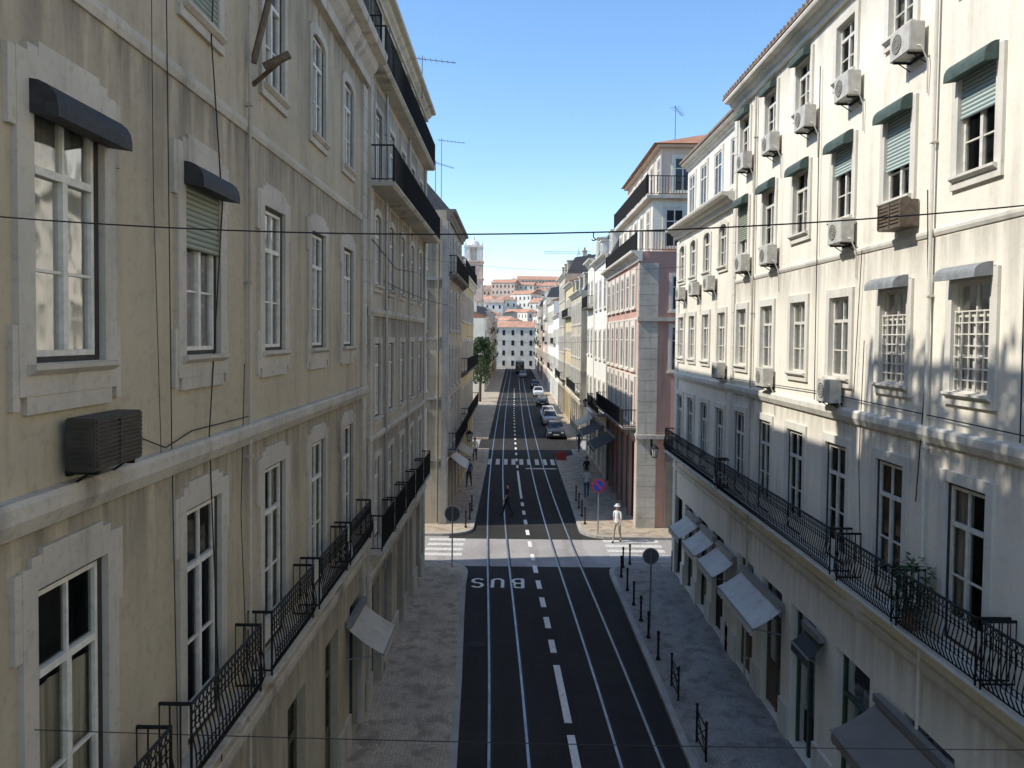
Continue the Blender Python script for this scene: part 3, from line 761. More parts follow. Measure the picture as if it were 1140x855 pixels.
# ---- RIGHT 2
S=House('cream townhouse with arched windows and tall attic dormers','R',6.62,24.13,32.5,14.0,11,'creamf','trimw')
YS=[25.4,27.5,29.6,31.5]
S.windows(YS,11.9,13.25,.9,'arched',sw=.14,outer=False); S.windows(YS,8.85,10.45,.95,'casement',sw=.15,outer=False); S.windows(YS,5.1,7.4,1.0,'french',sw=.15,sill=False,mode=0); S.shops(YS,1.4,3.3)
S.finish(); S.band(8.0,8.24,.1); S.band(4.3,4.5,.08); S.cornice(14.0,.5,.4,ends=.2); S.plinth()
s_=MB(); s_.box(0.02,S.L-.02,.35,10,14.02,16.6); S.part('attic_wall',s_,[M['white']]); S.far(YS,14.5,16.0,.95,y=.35)
S.cornice(16.6,.3,.25,y0=.35,name='attic_cornice'); s_=MB(); s_.prism_u([(0,16.62),(0,16.7),(5.5,18.1),(10.5,16.7),(10.5,16.62)],-.05,S.L+.05); S.part('roof',s_,[M['tile2']])
balcony(S.e,S.L/2,5.05,S.L-.3,.42,True,trim='trimw',sp=.12,b=.010)
S.pilaster(32.2,.5,0,13.5,.06)
# ---- RIGHT corner building
T=House('muted pink corner building with stone pier and railed roof terraces','R',6.2,39.6,53,13.9,12,'pink','trimw')
YT=[41.4+i*2.1 for i in range(6)]
T.far(YT,11.2,12.9,.95,sw=.30); T.far(YT,8.0,10.2,.95,sw=.30); T.far(YT,5.25,7.4,.95,sw=.30); T.shops(YT,1.8,4.3,ks=[2]*6)
T.finish(); T.cornice(13.9,.5,.5,ends=.35); T.band(4.6,4.85,.12,ends=.06,mat='pier'); T.band(10.5,10.62,.05); T.band(7.6,7.7,.05)
T.pilaster(39.78,.34,0,13.4,.05,'pier'); T.pilaster(52.7,.6,0,13.4,.06,'pier')
for i in range(5): T.pilaster(YT[i]+1.05,.29,.0,4.55,.05,'soffit',courses=False)
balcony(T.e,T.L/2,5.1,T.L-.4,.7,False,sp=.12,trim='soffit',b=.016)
q=MB()
for i in range(25): q.box(6.17,7.12,39.5,39.62,.1+i*.53,.1+i*.53+.505)
q.box(6.2,7.10,39.515,39.65,.0,13.3)
local(ob('corner_pilaster',q.mesh('corner_pilaster',[M['pier']])),T)
for z,pj in ((4.6,.14),(10.45,.08)): q=MB(); q.box(6.1,18.2,39.5-pj,39.62,z,z+.2); local(ob('side_string_course',q.mesh('side_string_course',[M['pier']])),T)
q=MB(); q.box(7.6,18.19,39.52,39.62,.0,4.5); local(ob('ground_floor_cladding',q.mesh('ground_floor_cladding',[M['soffit']])),T)
q=MB(); q.box(6.9,17.9,40.3,52.9,13.92,16.6); local(ob('attic_wall',q.mesh('attic_wall',[M['creamf']])),T)
q=MB(); q.box(6.55,18.1,39.95,53,16.6,16.75); local(ob('attic_cornice',q.mesh('attic_cornice',[M['pier']])),T)
q=MB(); q.box(7.4,17.5,40.9,52.9,16.76,19.3); q.box(7.15,17.9,40.6,52.95,19.3,19.42); local(ob('penthouse_wall',q.mesh('penthouse_wall',[M['salmon']])),T)
q=MB(); hp=[(6.95,40.4,19.43),(18,40.4,19.43),(18,53,19.43),(6.95,53,19.43)]; rg=[(11,45,21.1),(14,45,21.1)]
q.face([hp[0],hp[1],rg[1],rg[0]]); q.face([hp[1],hp[2],rg[1]]); q.face([hp[2],hp[3],rg[0],rg[1]]); q.face([hp[3],hp[0],rg[0]]); q.face(hp)
local(ob('roof',q.mesh('roof',[M['tile']])),T)
T.far(YT,14.2,16.1,.9,y=.7); T.far(YT[0:5],17.1,18.8,.85,y=1.2)
def side_far(H,xs,Y,z0,z1,w,trim='trimw'):
    for x in xs: local(ob('window',farwin_mesh(w,z1-z0,trim),loc=(x,Y,z0)),H)
side_far(T,[8.2,10.6,13.0],39.6,11.0,12.7,.8); side_far(T,[8.2,10.6,13.0],39.6,8.0,10.2,.8); side_far(T,[8.0,10.2,12.7],40.3,14.2,16.1,.9); side_far(T,[8.5,10.8,13.1],40.9,17.1,18.8,.85)
for z,dx,L,yy in ((13.92,6.3,11.6,39.5),(16.76,6.8,10.8,40.1)):
    local(ob('terrace_railing',railing_mesh(L,.05,.95,.14,False,b=.014),loc=(dx+L/2-.3,yy,z)),T)
    local(ob('terrace_railing',railing_mesh(13.0,.05,.95,.14,False,b=.014),loc=(dx-.3,46.2,z),rz=rad(90)),T)

# ---- far rows
cols=['creamf','white','cream_old','salmon','creamf','ochre','creamf','white','cream_old','pink']
names={'creamf':'cream','white':'white','cream_old':'faded cream','salmon':'salmon','ochre':'ochre','grey':'grey','pink':'pink'}
def row(side,X,y,yend,hs,seed=1):
    rnd=random.Random(seed); i=0
    while y<yend:
        L=rnd.uniform(8,13); L=min(L,yend-y+.01)
        if L<5: break
        H=rnd.choice(hs)+rnd.uniform(-.6,.6); colr=cols[(i*3+seed)%len(cols)]
        h=House(names[colr]+' rendered townhouse in the long street terrace',side,X+rnd.uniform(-.12,.12),y,y+L-.03,H,10,colr,'trimw',group='street terrace townhouses')
        nb=int(L/2.2); Ys=[y+L*(k+.5)/nb for k in range(nb)]
        nf=int((H-4.2)/3.0); fh=(H-4.4)/nf
        for f in range(nf): h.far(Ys,4.5+f*fh,4.5+f*fh+min(2.0,fh*.68),1.0)
        for f in range(nf):
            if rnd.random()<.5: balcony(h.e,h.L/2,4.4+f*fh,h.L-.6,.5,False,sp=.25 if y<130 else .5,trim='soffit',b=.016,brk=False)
        h.shops(Ys,1.4,3.2)
        h.finish(); h.cornice(H,.45,.4); h.band(3.6,3.8,.1)
        if rnd.random()<.4: h.mansard(H,H+2.0,1.2,'slate',.2,.6); h.dormers(Ys[::2],H+.1,1.5)
        else: h.eaves(H+.02,.4,1.8,'tile' if rnd.random()<.6 else 'tile2',edge=False)
        if rnd.random()<.7: h.chimneys([y+L*rnd.uniform(.15,.85)],2.5,H+1,H+3.2)
        y+=L; i+=1
row('R',6.2,53.05,67,[15.5,16],seed=1)
row('R',6.25,74.0,238,[14.5,16,17.5,15.5,13],seed=2)
row('L',-6.3,74.0,112,[12.0,12.5],seed=5)
row('L',-5.0,136,238,[12.5,14,13.5,15.5],seed=4)

# ------------------------------------------------------------------ church tower
def church():
    e=ob('church_tower',None,loc=(-17.0,330,0),label='pale rose stone church bell tower with small dome',cat='church tower')
    k=1.6
    s=MB(); s.box(-2.3*k,2.3*k,-2.3*k,2.3*k,0,40)
    for z in (14,24,33,40): s.box(-2.6*k,2.6*k,-2.6*k,2.6*k,z,z+.6)
    for sx in(-1,1):
        for sy in(-1,1): s.box(sx*2.15*k-.4,sx*2.15*k+.4,sy*2.15*k-.4,sy*2.15*k+.4,0,40)
    ob('shaft',s.mesh('shaft',[M['hz2']]),parent=e)
    s=MB()
    for sx in(-1,1):
        for sy in(-1,1): s.box(sx*1.6*k-1.1,sx*1.6*k+1.1,sy*1.6*k-1.1,sy*1.6*k+1.1,40.6,46)
    s.box(-2.4*k,2.4*k,-2.4*k,2.4*k,46,46.9); s.box(-1.3,1.3,-1.3,1.3,40.6,46)
    for a in range(4):
        t=a*math.pi/2+math.pi/4; s.cyl((3.0*k*math.cos(t),3.0*k*math.sin(t),46.9),(3.0*k*math.cos(t),3.0*k*math.sin(t),48.6),.4,.08,6)
    ob('belfry',s.mesh('belfry',[M['hz4']]),parent=e)
    s=MB(); s.sphere((0,0,46.9),2.6,14,10,0,(1,1,.95)); s.cyl((0,0,49.2),(0,0,50.4),.5,.45,8); s.cyl((0,0,50.4),(0,0,51.6),.15,.05,6)
    ob('dome',s.mesh('dome',[M['hz4']]),parent=e)
    for z in (17,27,35): s=MB(); s.box(-.9,.9,-2.36*k,-2.25*k,z,z+3.4); ob('window_opening',s.mesh('window_opening',[M['dark']]),parent=e)
church()
# ------------------------------------------------------------------ hill & houses
def hz(x,y):
    t=max(0,min(1,(y-246)/350)); t=t*t*(3-2*t)
    return 38*t*(1-.25*abs(x-15)/150)-.5
s=MB(); n=26; gx=[-200+i*18 for i in range(n)]; gy=[238+i*24 for i in range(22)]
for i in range(n-1):
    for j in range(21):
        s.face([(gx[i],gy[j],hz(gx[i],gy[j])),(gx[i+1],gy[j],hz(gx[i+1],gy[j])),(gx[i+1],gy[j+1],hz(gx[i+1],gy[j+1])),(gx[i],gy[j+1],hz(gx[i],gy[j+1]))])
ob('hill',s.mesh('hill',[M['hill']],fix=False),kind='structure',label='low hill rising beyond the end of the street')
def hillhouse(x,y,w,d,h,wall,rf,rz,label=None,flat=False):
    s=MB(); s.box(-w/2,w/2,-d/2,d/2,-4,h,0)
    nf=max(1,int(h/3.1)); nb=max(2,int(w/2.4)); nd=max(2,int(d/3))
    for f in range(nf):
        z=.9+f*(h/nf)
        for k in range(nb):
            u=-w/2+w*(k+.5)/nb; s.box(u-.42,u+.42,-d/2-.05,-d/2+.02,z,z+1.6,1)
        for k in range(nd):
            v=-d/2+d*(k+.5)/nd
            s.box(-w/2-.05,-w/2+.02,v-.42,v+.42,z,z+1.6,1); s.box(w/2-.02,w/2+.05,v-.42,v+.42,z,z+1.6,1)
    s.box(-w/2-.2,w/2+.2,-d/2-.2,d/2+.2,h,h+.22,2)
    W=ob('hillside_house',s.mesh('hillside_house',[M[wall],M['glassf'],M['hz4']]),loc=(x,y,hz(x,y)),rz=rz,label=label or 'hillside house with orange tiled roof muted for haze',cat='house',group='houses on the hillside')
    q=MB(); a,b=w/2+.35,d/2+.35; z=h+.23; r=min(a,b)*.42
    if w>d: q.prism_u([(-b,z),(0,z+r),(b,z)],-a,a)
    else:
        p=[(-a,-b,z),(a,-b,z),(a,b,z),(-a,b,z)]; g0,g1=(0,-b+a*.6,z+r),(0,b-a*.6,z+r)
        q.face([p[0],p[1],g0]); q.face([p[1],p[2],g1,g0]); q.face([p[2],p[3],g1]); q.face([p[3],p[0],g0,g1]); q.face(p)
    ob('roof',q.mesh('roof',[M[rf]]),parent=W)
rnd=random.Random(21)
hc=['hz1','hz4','hz3','hz1','hz4','hz5','hz2']
for j,yy in enumerate([258,276,298,322,348,378,410,446,486,526]):
    x=-36+rnd.uniform(0,8); xm=50 if j<6 else 62
    while x<xm:
        w=rnd.choice([rnd.uniform(5,8),rnd.uniform(8,12),rnd.uniform(12,17)]); h=rnd.uniform(7,15)
        hillhouse(x+w/2,yy+rnd.uniform(-9,9),w,rnd.uniform(8,12),h,rnd.choice(hc),rnd.choice(['tileh','tileh','tileh2']),rad(rnd.uniform(-38,38)))
        x+=w*.95+rnd.uniform(.0,2.5)
hillhouse(18,590,32,14,14,'hz2','tileh',rad(4),'long pink palace on the hilltop with orange roof')
hillhouse(48,600,24,14,11,'hz4','tileh',rad(-6)); hillhouse(-14,596,22,14,8,'hz1','tileh2',rad(6))
def crane():
    e=ob('tower_crane',None,loc=(25.5,320,0),label='thin grey tower crane above the rooftops',cat='crane')
    s=MB(); H=43
    for sx in(-.5,.5):
        for sy in(-.5,.5): s.cyl((sx,sy,0),(sx,sy,H),.06,.06,4)
    z=0
    while z<H: s.cyl((-.5,-.5,z),(.5,-.5,z+1.5),.04,.04,3); s.cyl((.5,-.5,z+1.5),(-.5,-.5,z+3),.04,.04,3); z+=3
    ob('mast',s.mesh('mast',[M['slate']]),parent=e)
    s=MB()
    for dz in(0,.9): s.cyl((-14,0,H+dz),(5,0,H+dz),.06,.06,4)
    x=-14
    while x<5: s.cyl((x,0,H),(x+.5,0,H+.9),.04,.04,3); s.cyl((x+.5,0,H+.9),(x+1,0,H),.04,.04,3); x+=1
    s.cyl((0,0,H),(0,0,H+3),.12,.05,4); s.cyl((0,0,H+3),(-12,0,H+.9),.03,.03,3); s.cyl((0,0,H+3),(4.5,0,H+.9),.03,.03,3); s.box(3.5,5,-.6,.6,H-1.2,H)
    ob('jib',s.mesh('jib',[M['slate']]),parent=e)
crane()
# ------------------------------------------------------------------ tree
def tree(loc,h,w,label,sd=5,cat='tree'):
    e=ob('tree',None,loc=loc,label=label,cat=cat)
    rn=random.Random(sd); s=MB()
    s.cyl((0,0,0),(.1,0,h*.35),.22,.15,8)
    for i in range(9):
        a=rn.uniform(0,6.28); r=w*.5*rn.uniform(.4,.9); z=h*rn.uniform(.5,.9)
        s.cyl((.1,0,h*rn.uniform(.28,.4)),(r*math.cos(a),r*math.sin(a),z),.09,.03,5)
    ob('trunk',s.mesh('trunk',[M['bark']]),parent=e)
    c=MB(); cl=[]
    for i in range(26):
        a=rn.uniform(0,6.28); t=rn.random(); r=w*.5*math.sqrt(rn.random())*(1-.35*abs(t-.4)); cl.append((r*math.cos(a),r*math.sin(a),h*(.30+.66*t),rn.uniform(.5,.95)))
    for (x,y,z,r) in cl:
        for k in range(130):
            d=Vector((rn.gauss(0,1),rn.gauss(0,1),rn.gauss(0,1))).normalized()*r*rn.uniform(.6,1.05)
            p=Vector((x,y,z))+d; u=Vector((rn.gauss(0,1),rn.gauss(0,1),rn.gauss(0,.6))).normalized()*.13; v=u.cross(Vector((rn.gauss(0,1),rn.gauss(0,1),rn.gauss(0,1)))).normalized()*.09
            c.face([p-u,p+v,p+u,p-v],0 if rn.random()<.65 else 1)
    ob('crown',c.mesh('crown',[M['foliage'],M['foliage2']],fix=False),parent=e)
tree((-4.9,116,.12),9.4,3.6,'dark green street tree on the pavement')
tree((-5.2,122,.12),9.2,3.8,'dark green street tree by the square',8)

# ------------------------------------------------------------------ air conditioners
def ac_proto(mat,w,h,d,label,fan=True):
    s=MB(); s.box(-w/2,w/2,-d-.06,-.06,0,h,0)
    me=s.mesh('air_conditioner',[mat])
    bm=bmesh.new(); bm.from_mesh(me); bmesh.ops.bevel(bm,geom=bm.edges[:],offset=.012,segments=2,affect='EDGES'); bm.to_mesh(me); bm.free()
    e=ob('air_conditioner',me,label=label,cat='air conditioner',group='air conditioning units on the walls')
    s=MB(); n=16; cxn=-w*.13; rr=min(h,w*.6)*.38
    if fan:
        s.cyl((cxn,-d-.066,h/2),(cxn,-d-.058,h/2),rr,rr,24,0)
        for k in (1,.5):
            for i in range(n):
                t0=2*math.pi*i/n;t1=2*math.pi*(i+1)/n
                s.cyl((cxn+rr*k*math.cos(t0),-d-.070,h/2+rr*k*math.sin(t0)),(cxn+rr*k*math.cos(t1),-d-.070,h/2+rr*k*math.sin(t1)),.004,.004,3,1)
        ob('fan_grille',s.mesh('fan_grille',[M['grilled'],M['soffit']]),parent=e)
    else:
        k=.04
        while k<h-.04: s.box(-w/2+.03,w/2-.03,-d-.075,-d-.055,k,k+.018,0); k+=.036
        k=.05
        while k<h-.05: s.box(-w/2-.012,-w/2+.004,-d-.03,-.10,k,k+.016,0); k+=.04
        s.box(-.012,.012,-d-.08,-d-.055,.03,h-.03,0)
        ob('slatted_grille',s.mesh('slatted_grille',[M['acb']]),parent=e)
    s=MB(); s.box(-w*.38,w*.38,-.05,-.01,-.05,-.02)
    for x in(-w*.36,w*.36):
        s.box(x-.018,x+.018,-d-.04,-.005,-.035,-.003); s.cyl((x,-d*.8,-.03),(x,0,-.16),.010,.010,4)
    ob('bracket',s.mesh('bracket',[M['iron']]),parent=e)
    if fan: s=MB(); s.path([(w/2-.05,-.2,.1),(w/2+.06,-.15,.05),(w/2+.08,-.05,-.2),(w/2+.05,-.03,-.7)],.012,5); ob('hose',s.mesh('hose',[M['acw']]),parent=e)
    return e
pw=ac_proto(M['acw'],.68,.47,.25,'white wall-mounted air conditioner unit on brackets')
first=True
for (Y,z) in [(13.3,14.27),(15.65,14.27),(17.9,14.27),(20.3,14.3),(22.6,14.35), (15.8,11.5),(20.3,11.5),(22.6,11.5), (16.2,8.34),(20.4,8.4),(25.0,8.4),(26.4,11.2),(28.6,11.15),(30.9,11.1)]:
    if first: pw.location=(6.6,Y,z); pw.rotation_euler=(0,0,rad(-90)); first=False; continue
    copy_tree(pw,(6.6,Y,z),rad(-90))
ac=ac_proto(M['acb'],.84,.44,.24,'old dark brown slatted air conditioner box on the tan wall',False); ac.location=(-3.7,6.85,8.46); ac.rotation_euler=(0,0,rad(90))
s=MB()
for k in range(7): s.box(-.4,.4,-.30,-.28,k*.06,k*.06+.035)
for x in(-.4,0,.38): s.box(x,x+.025,-.32,-.01,0,.42)
s.box(-.4,.4,-.3,-.0,-.02,0)
ob('wall_cage',s.mesh('wall_cage',[M['wood']]),loc=(6.59,13.5,11.5),rz=rad(-90),label='brown slatted cage fixed to the cream wall',cat='cage')

# ------------------------------------------------------------------ awnings
def awning(side,X,y0,y1,zt,zo,pj,mat,label):
    L=y1-y0; e=ob('awning',None,loc=(X,(y0+y1)/2,0),rz=rad(90 if side=='L' else -90),label=label,cat='awning')
    s=MB(); n=12
    for i in range(n):
        x0=-L/2+L*i/n;x1=-L/2+L*(i+1)/n
        k=5
        for j in range(k):
            t0=j/k;t1=(j+1)/k
            sag=lambda t:-.05*math.sin(math.pi*t)
            s.face([(x0,-pj*t0,zt+(zo-zt)*t0+sag(t0)),(x1,-pj*t0,zt+(zo-zt)*t0+sag(t0)),(x1,-pj*t1,zt+(zo-zt)*t1+sag(t1)),(x0,-pj*t1,zt+(zo-zt)*t1+sag(t1))])
        s.face([(x0,-pj,zo),(x1,-pj,zo),(x1,-pj-.01,zo-.18),((x0+x1)/2,-pj-.01,zo-.22),(x0,-pj-.01,zo-.18)])
    ob('fabric',s.mesh('fabric',[mat],fix=False),parent=e)
    s=MB(); s.cyl((-L/2,-pj,zo-.01),(L/2,-pj,zo-.01),.025,.025,6); s.box(-L/2,L/2,-.14,-.01,zt-.02,zt+.12)
    for x in(-L/2+.05,L/2-.05): s.cyl((x,-.05,zo-.15),(x,-pj,zo-.01),.018,.018,5)
    ob('frame',s.mesh('frame',[M['steel']]),parent=e)
def canvas(name,c1,c2): return plaster(name,c1,c2,.5,(.14,.125,.11),bmp=.1)
cw=canvas('pale_grey_awning_canvas',(.64,.61,.55),(.52,.49,.44)); cb=canvas('grey_brown_awning_canvas',(.25,.215,.18),(.19,.165,.14)); cbe=canvas('beige_awning_canvas',(.50,.45,.36),(.40,.36,.29)); cd=canvas('dark_awning_canvas',(.05,.05,.05),(.04,.04,.04)); cr=canvas('red_plastic',(.40,.06,.05),(.33,.05,.04))
awning('R',6.55,18.9,22.2,3.15,2.65,.75,cw,'pale grey canvas awning over a shop front')
awning('R',6.55,23.0,24.9,3.15,2.65,.72,cw,'pale grey canvas awning over a shop front')
awning('R',6.55,25.3,27.1,3.15,2.65,.72,cw,'pale grey canvas awning over a shop front')
awning('R',6.55,27.5,29.3,3.15,2.65,.75,cw,'pale grey canvas awning over a shop front')
awning('R',6.55,11.5,13.9,3.25,2.7,.85,cb,'grey brown canvas awning over a shop front')
awning('R',6.55,16.4,17.4,3.3,2.95,.35,cd,'small dark canvas awning over a doorway')
awning('L',-3.68,17.5,19.3,3.1,2.5,.85,cbe,'beige canvas awning over a shop front')
awning('L',XC+.05,40.8,43.5,3.5,2.8,.9,cw,'white awning at the corner shop')
awning('L',XC+.05,45,48,3.4,2.8,.9,cbe,'beige awning over a shop')
awning('R',6.15,47.5,51.5,3.6,2.9,1.3,cd,'dark green awning over a cafe terrace')
awning('R',6.15,54,58,3.6,2.9,1.4,cd,'dark awning over a cafe terrace')
awning('R',6.15,60,64,3.6,2.9,1.3,cbe,'beige awning over a shop')

# ------------------------------------------------------------------ people
def person_mesh(stride,arms,mats):
    verts=[];edges=[];rads=[]
    def V_(x,y,z,r,par=None):
        verts.append((x,y,z)); rads.append(r); i=len(verts)-1
        if par is not None: edges.append((par,i))
        return i
    pel=V_(0,0,.95,.135); sp=V_(0,.0,1.12,.125,pel); ch=V_(0,.01,1.32,.15,sp); nk0=V_(0,0,1.45,.075,ch); nk=V_(0,.01,1.51,.052,nk0); hb=V_(0,.02,1.57,.072,nk); hm=V_(0,.025,1.65,.092,hb); ht=V_(0,.02,1.71,.078,hm)
    wr=[]
    for sx in(-1,1):
        sh=V_(sx*.165,0,1.41,.062,nk0); sw=stride*sx*-1*arms
        el=V_(sx*.215,-.02+sw*.5,1.13,.042,sh); w=V_(sx*.2,.06+sw,.88,.028,el); V_(sx*.195,.085+sw*1.1,.80,.036,w); wr.append((sx*.195,.085+sw*1.1,.80))
        st=stride*sx
        hp=V_(sx*.09,0,.90,.095,pel); kn=V_(sx*.1,.05+st*.5,.50,.062,hp); an=V_(sx*.1,st-.02,.10,.042,kn); V_(sx*.1,st+.03,.045,.042,an); V_(sx*.11,st+.17,.035,.036,len(verts)-1)
    me=bpy.data.meshes.new('pt'); me.from_pydata(verts,edges,[]); o=bpy.data.objects.new('pt',me); COL.objects.link(o)
    o.modifiers.new('s','SKIN'); sv=me.skin_vertices[0].data
    for i,r in enumerate(rads): sv[i].radius=(r,r*.8 if i<4 else r)
    sv[0].use_root=True
    m2=o.modifiers.new('u','SUBSURF'); m2.levels=1; m2.render_levels=1
    bpy.context.view_layer.update()
    out=bpy.data.meshes.new_from_object(o.evaluated_get(bpy.context.evaluated_depsgraph_get())); bpy.data.objects.remove(o)
    mb=MB(); mb.v=[tuple(v.co) for v in out.vertices]; mb.f=[tuple(p.vertices) for p in out.polygons]
    for f in mb.f:
        c=sum((Vector(mb.v[i]) for i in f),Vector())/len(f)
        if c.z<.075: mi=3
        elif c.z<.93 and abs(c.x)<.165: mi=2
        elif c.z<1.475 and not(c.z<1.16 and abs(c.x)>.17): mi=1
        else: mi=0
        mb.m.append(mi)
    for (x,y,z) in wr:
        for k,l in enumerate((.065,.075,.07,.055)):
            fy=y-.025+k*.017; a=(x,fy,z-.03); b=(x*.97,fy+.006,z-.03-l*.6); c=(x*.93,fy+.012,z-.03-l); mb.cyl(a,b,.009,.008,5,0); mb.cyl(b,c,.008,.006,5,0)
        mb.cyl((x*.97,y+.03,z+.0),(x*.93,y+.055,z-.045),.010,.007,5,0)
    mb.cyl((0,.10,1.655),(0,.128,1.632),.008,.014,5,0)
    for sx in(-1,1):
        mb.sphere((sx*.032,.103,1.662),.010,6,4,4); mb.sphere((sx*.092,.02,1.645),.022,6,4,0,(.5,.8,1.2))
    mb.box(-.022,.022,.098,.108,1.603,1.609,4)
    return mb.mesh('person',mats,smooth=True)
def person(loc,rz,mats,label,stride=.25,arms=.6,hat=False):
    me=person_mesh(stride,arms,mats)
    o=ob('person',me,loc=loc,rz=rz,label=label,cat='person')
    h=MB()
    if hat: h.cyl((0,.02,1.70),(0,.02,1.715),.16,.15,16); h.cyl((0,.02,1.71),(0,.015,1.80),.098,.082,14); ob('hat',h.mesh('hat',[M['cloth_w']]),parent=o)
    else: h.sphere((0,.005,1.685),.098,12,8,0,(1,1.02,.85)); ob('hair',h.mesh('hair',[M['hair']],smooth=True),parent=o)
    return o
def pm(top,bot): return [M['skin'],M[top],M[bot],M['rubber'],M['hair']]
person((4.95,37.2,.01),rad(150),pm('cloth_w','cloth_k'),'person in a white shirt and sun hat walking at the corner',.22,.6,True)
person((-.25,42.5,.01),rad(95),pm('cloth_d','cloth_d'),'person in dark clothes crossing the road',.25,.6)
person((-2.75,50,.13),rad(170),pm('cloth_b','cloth_d'),'person in a blue top walking along the pavement',.22)
person((4.4,47,.13),rad(0),pm('cloth_w','cloth_b'),'person in a white shirt and blue trousers on the pavement',.2)
person((4.8,51.5,.13),rad(200),pm('cloth_d','cloth_k'),'person in a dark top standing near the cafe',.08)
person((5.5,66,.13),rad(15),pm('cloth_b','cloth_b'),'person in blue clothes on the pavement',.2)
person((-2.9,60.5,.13),rad(180),pm('cloth_w','cloth_d'),'person in a white shirt walking',.22)

# ------------------------------------------------------------------ bollards, barriers, signs
def bollard_mesh():
    s=MB(); s.cyl((0,0,0),(0,0,.08),.07,.06,10); s.cyl((0,0,.08),(0,0,.74),.038,.032,10); s.cyl((0,0,.74),(0,0,.77),.05,.05,10); s.sphere((0,0,.82),.05,10,6)
    s.cyl((0,0,.6),(0,0,.63),.046,.046,10); return s.mesh('bollard',[M['iron']])
bm_=bollard_mesh()
for x,d in ((4.95,33.1),(4.6,32.6),(4.35,31.3),(4.35,29.6),(4.35,28.0),(4.35,26.4),(4.35,24.9),(4.35,23.2)):
    ob('bollard',bm_,loc=(x,d,.12),label='black cast iron bollard along the kerb',cat='bollard',group='bollards along the kerb')
for x,d in ((-2.3,39.2),(-2.2,41),(-2.2,43),(3.7,40.2),(3.7,42),(3.7,44),(3.7,46)):
    ob('bollard',bm_,loc=(x,d,.12),label='black cast iron bollard along the kerb',cat='bollard',group='bollards along the kerb')
def barrier_mesh():
    s=MB()
    for y in(-.45,.45): s.cyl((0,y,0),(0,y,.85),.028,.028,8); s.sphere((0,y,.88),.04,8,5)
    for z in(.15,.45,.75): s.cyl((0,-.45,z),(0,.45,z),.018,.018,6)
    s.cyl((0,-.45,.15),(0,.45,.75),.012,.012,5); s.cyl((0,.45,.15),(0,-.45,.75),.012,.012,5)
    return s.mesh('street_barrier',[M['iron']])
br=barrier_mesh()
for d in (21.0,18.0,15.0): ob('street_barrier',br,loc=(4.4,d,.12),label='short black iron pedestrian barrier at the kerb',cat='barrier',group='pedestrian barriers')
def sign(loc,z,r,kind,label,rz=0):
    e=ob('road_sign',None,loc=loc,rz=rz,label=label,cat='road sign')
    s=MB(); s.cyl((0,0,0),(0,0,z+r),.03,.03,8); ob('pole',s.mesh('pole',[M['steel']]),parent=e)
    s=MB()
    if kind=='stop':
        s.cyl((0,-.045,z),(0,-.04,z),r,r,28,0); s.cyl((0,-.052,z),(0,-.046,z),r*.80,r*.80,28,1)
        L=r*.80; w=.035; c45=.7071
        q=[(a*c45-b*c45,a*c45+b*c45) for a,b in ((-L,-w),(L,-w),(L,w),(-L,w))]
        s.face([(-p[0],-.056,z+p[1]) for p in q],0)
        ob('sign_plate',s.mesh('sign_plate',[M['red'],M['blue']]),parent=e)
    else:
        s.cyl((0,.04,z),(0,.05,z),r,r,28,1); s.cyl((0,.033,z),(0,.039,z),r*.9,r*.9,28,0)
        ob('sign_plate',s.mesh('sign_plate',[M['slate'],M['acw']]),parent=e)
sign((4.15,38.2,.12),2.35,.33,'stop','round blue and red no stopping sign on a pole')
sign((4.55,25.8,.12),2.35,.28,'back','back of a round road sign with pale rim')
sign((-2.45,32.4,.12),2.2,.34,'back','back of a round road sign on a grey pole')
def lantern(loc,rz,label='black iron wall lantern on a curved bracket'):
    e=ob('wall_lantern',None,loc=loc,rz=rz,label=label,cat='street lamp',group='wall lanterns')
    s=MB(); s.path([(0,0,-.4),(0,-.3,-.25),(0,-.6,.05),(0,-.8,.12),(0,-.9,.02)],.022,6); s.path([(0,0,.15),(0,-.8,.12)],.018,6); s.box(-.05,.05,-.03,0,-.5,.3); ob('bracket',s.mesh('bracket',[M['iron']]),parent=e)
    s=MB(); s.cyl((0,-.9,-.05),(0,-.9,.12),.22,.05,6); s.cyl((0,-.9,-.06),(0,-.9,-.04),.2,.2,6); s.cyl((0,-.9,-.5),(0,-.9,-.46),.12,.12,6)
    for k in range(6):
        t=k*math.pi/3; s.cyl((.19*math.cos(t),-.9+.19*math.sin(t),-.05),(.11*math.cos(t),-.9+.11*math.sin(t),-.48),.012,.012,4)
    ob('lamp_housing',s.mesh('lamp_housing',[M['iron']]),parent=e)
    s=MB(); s.cyl((0,-.9,-.06),(0,-.9,-.46),.17,.1,6); ob('lamp_glass',s.mesh('lamp_glass',[M['lampglass']]),parent=e)
lantern((6.9,39.5,4.3),0); lantern((XC,44.6,4.2),rad(90)); lantern((6.2,58.5,5.0),rad(-90)); lantern((6.2,84,5.0),rad(-90)); lantern((6.2,100,5.0),rad(-90))

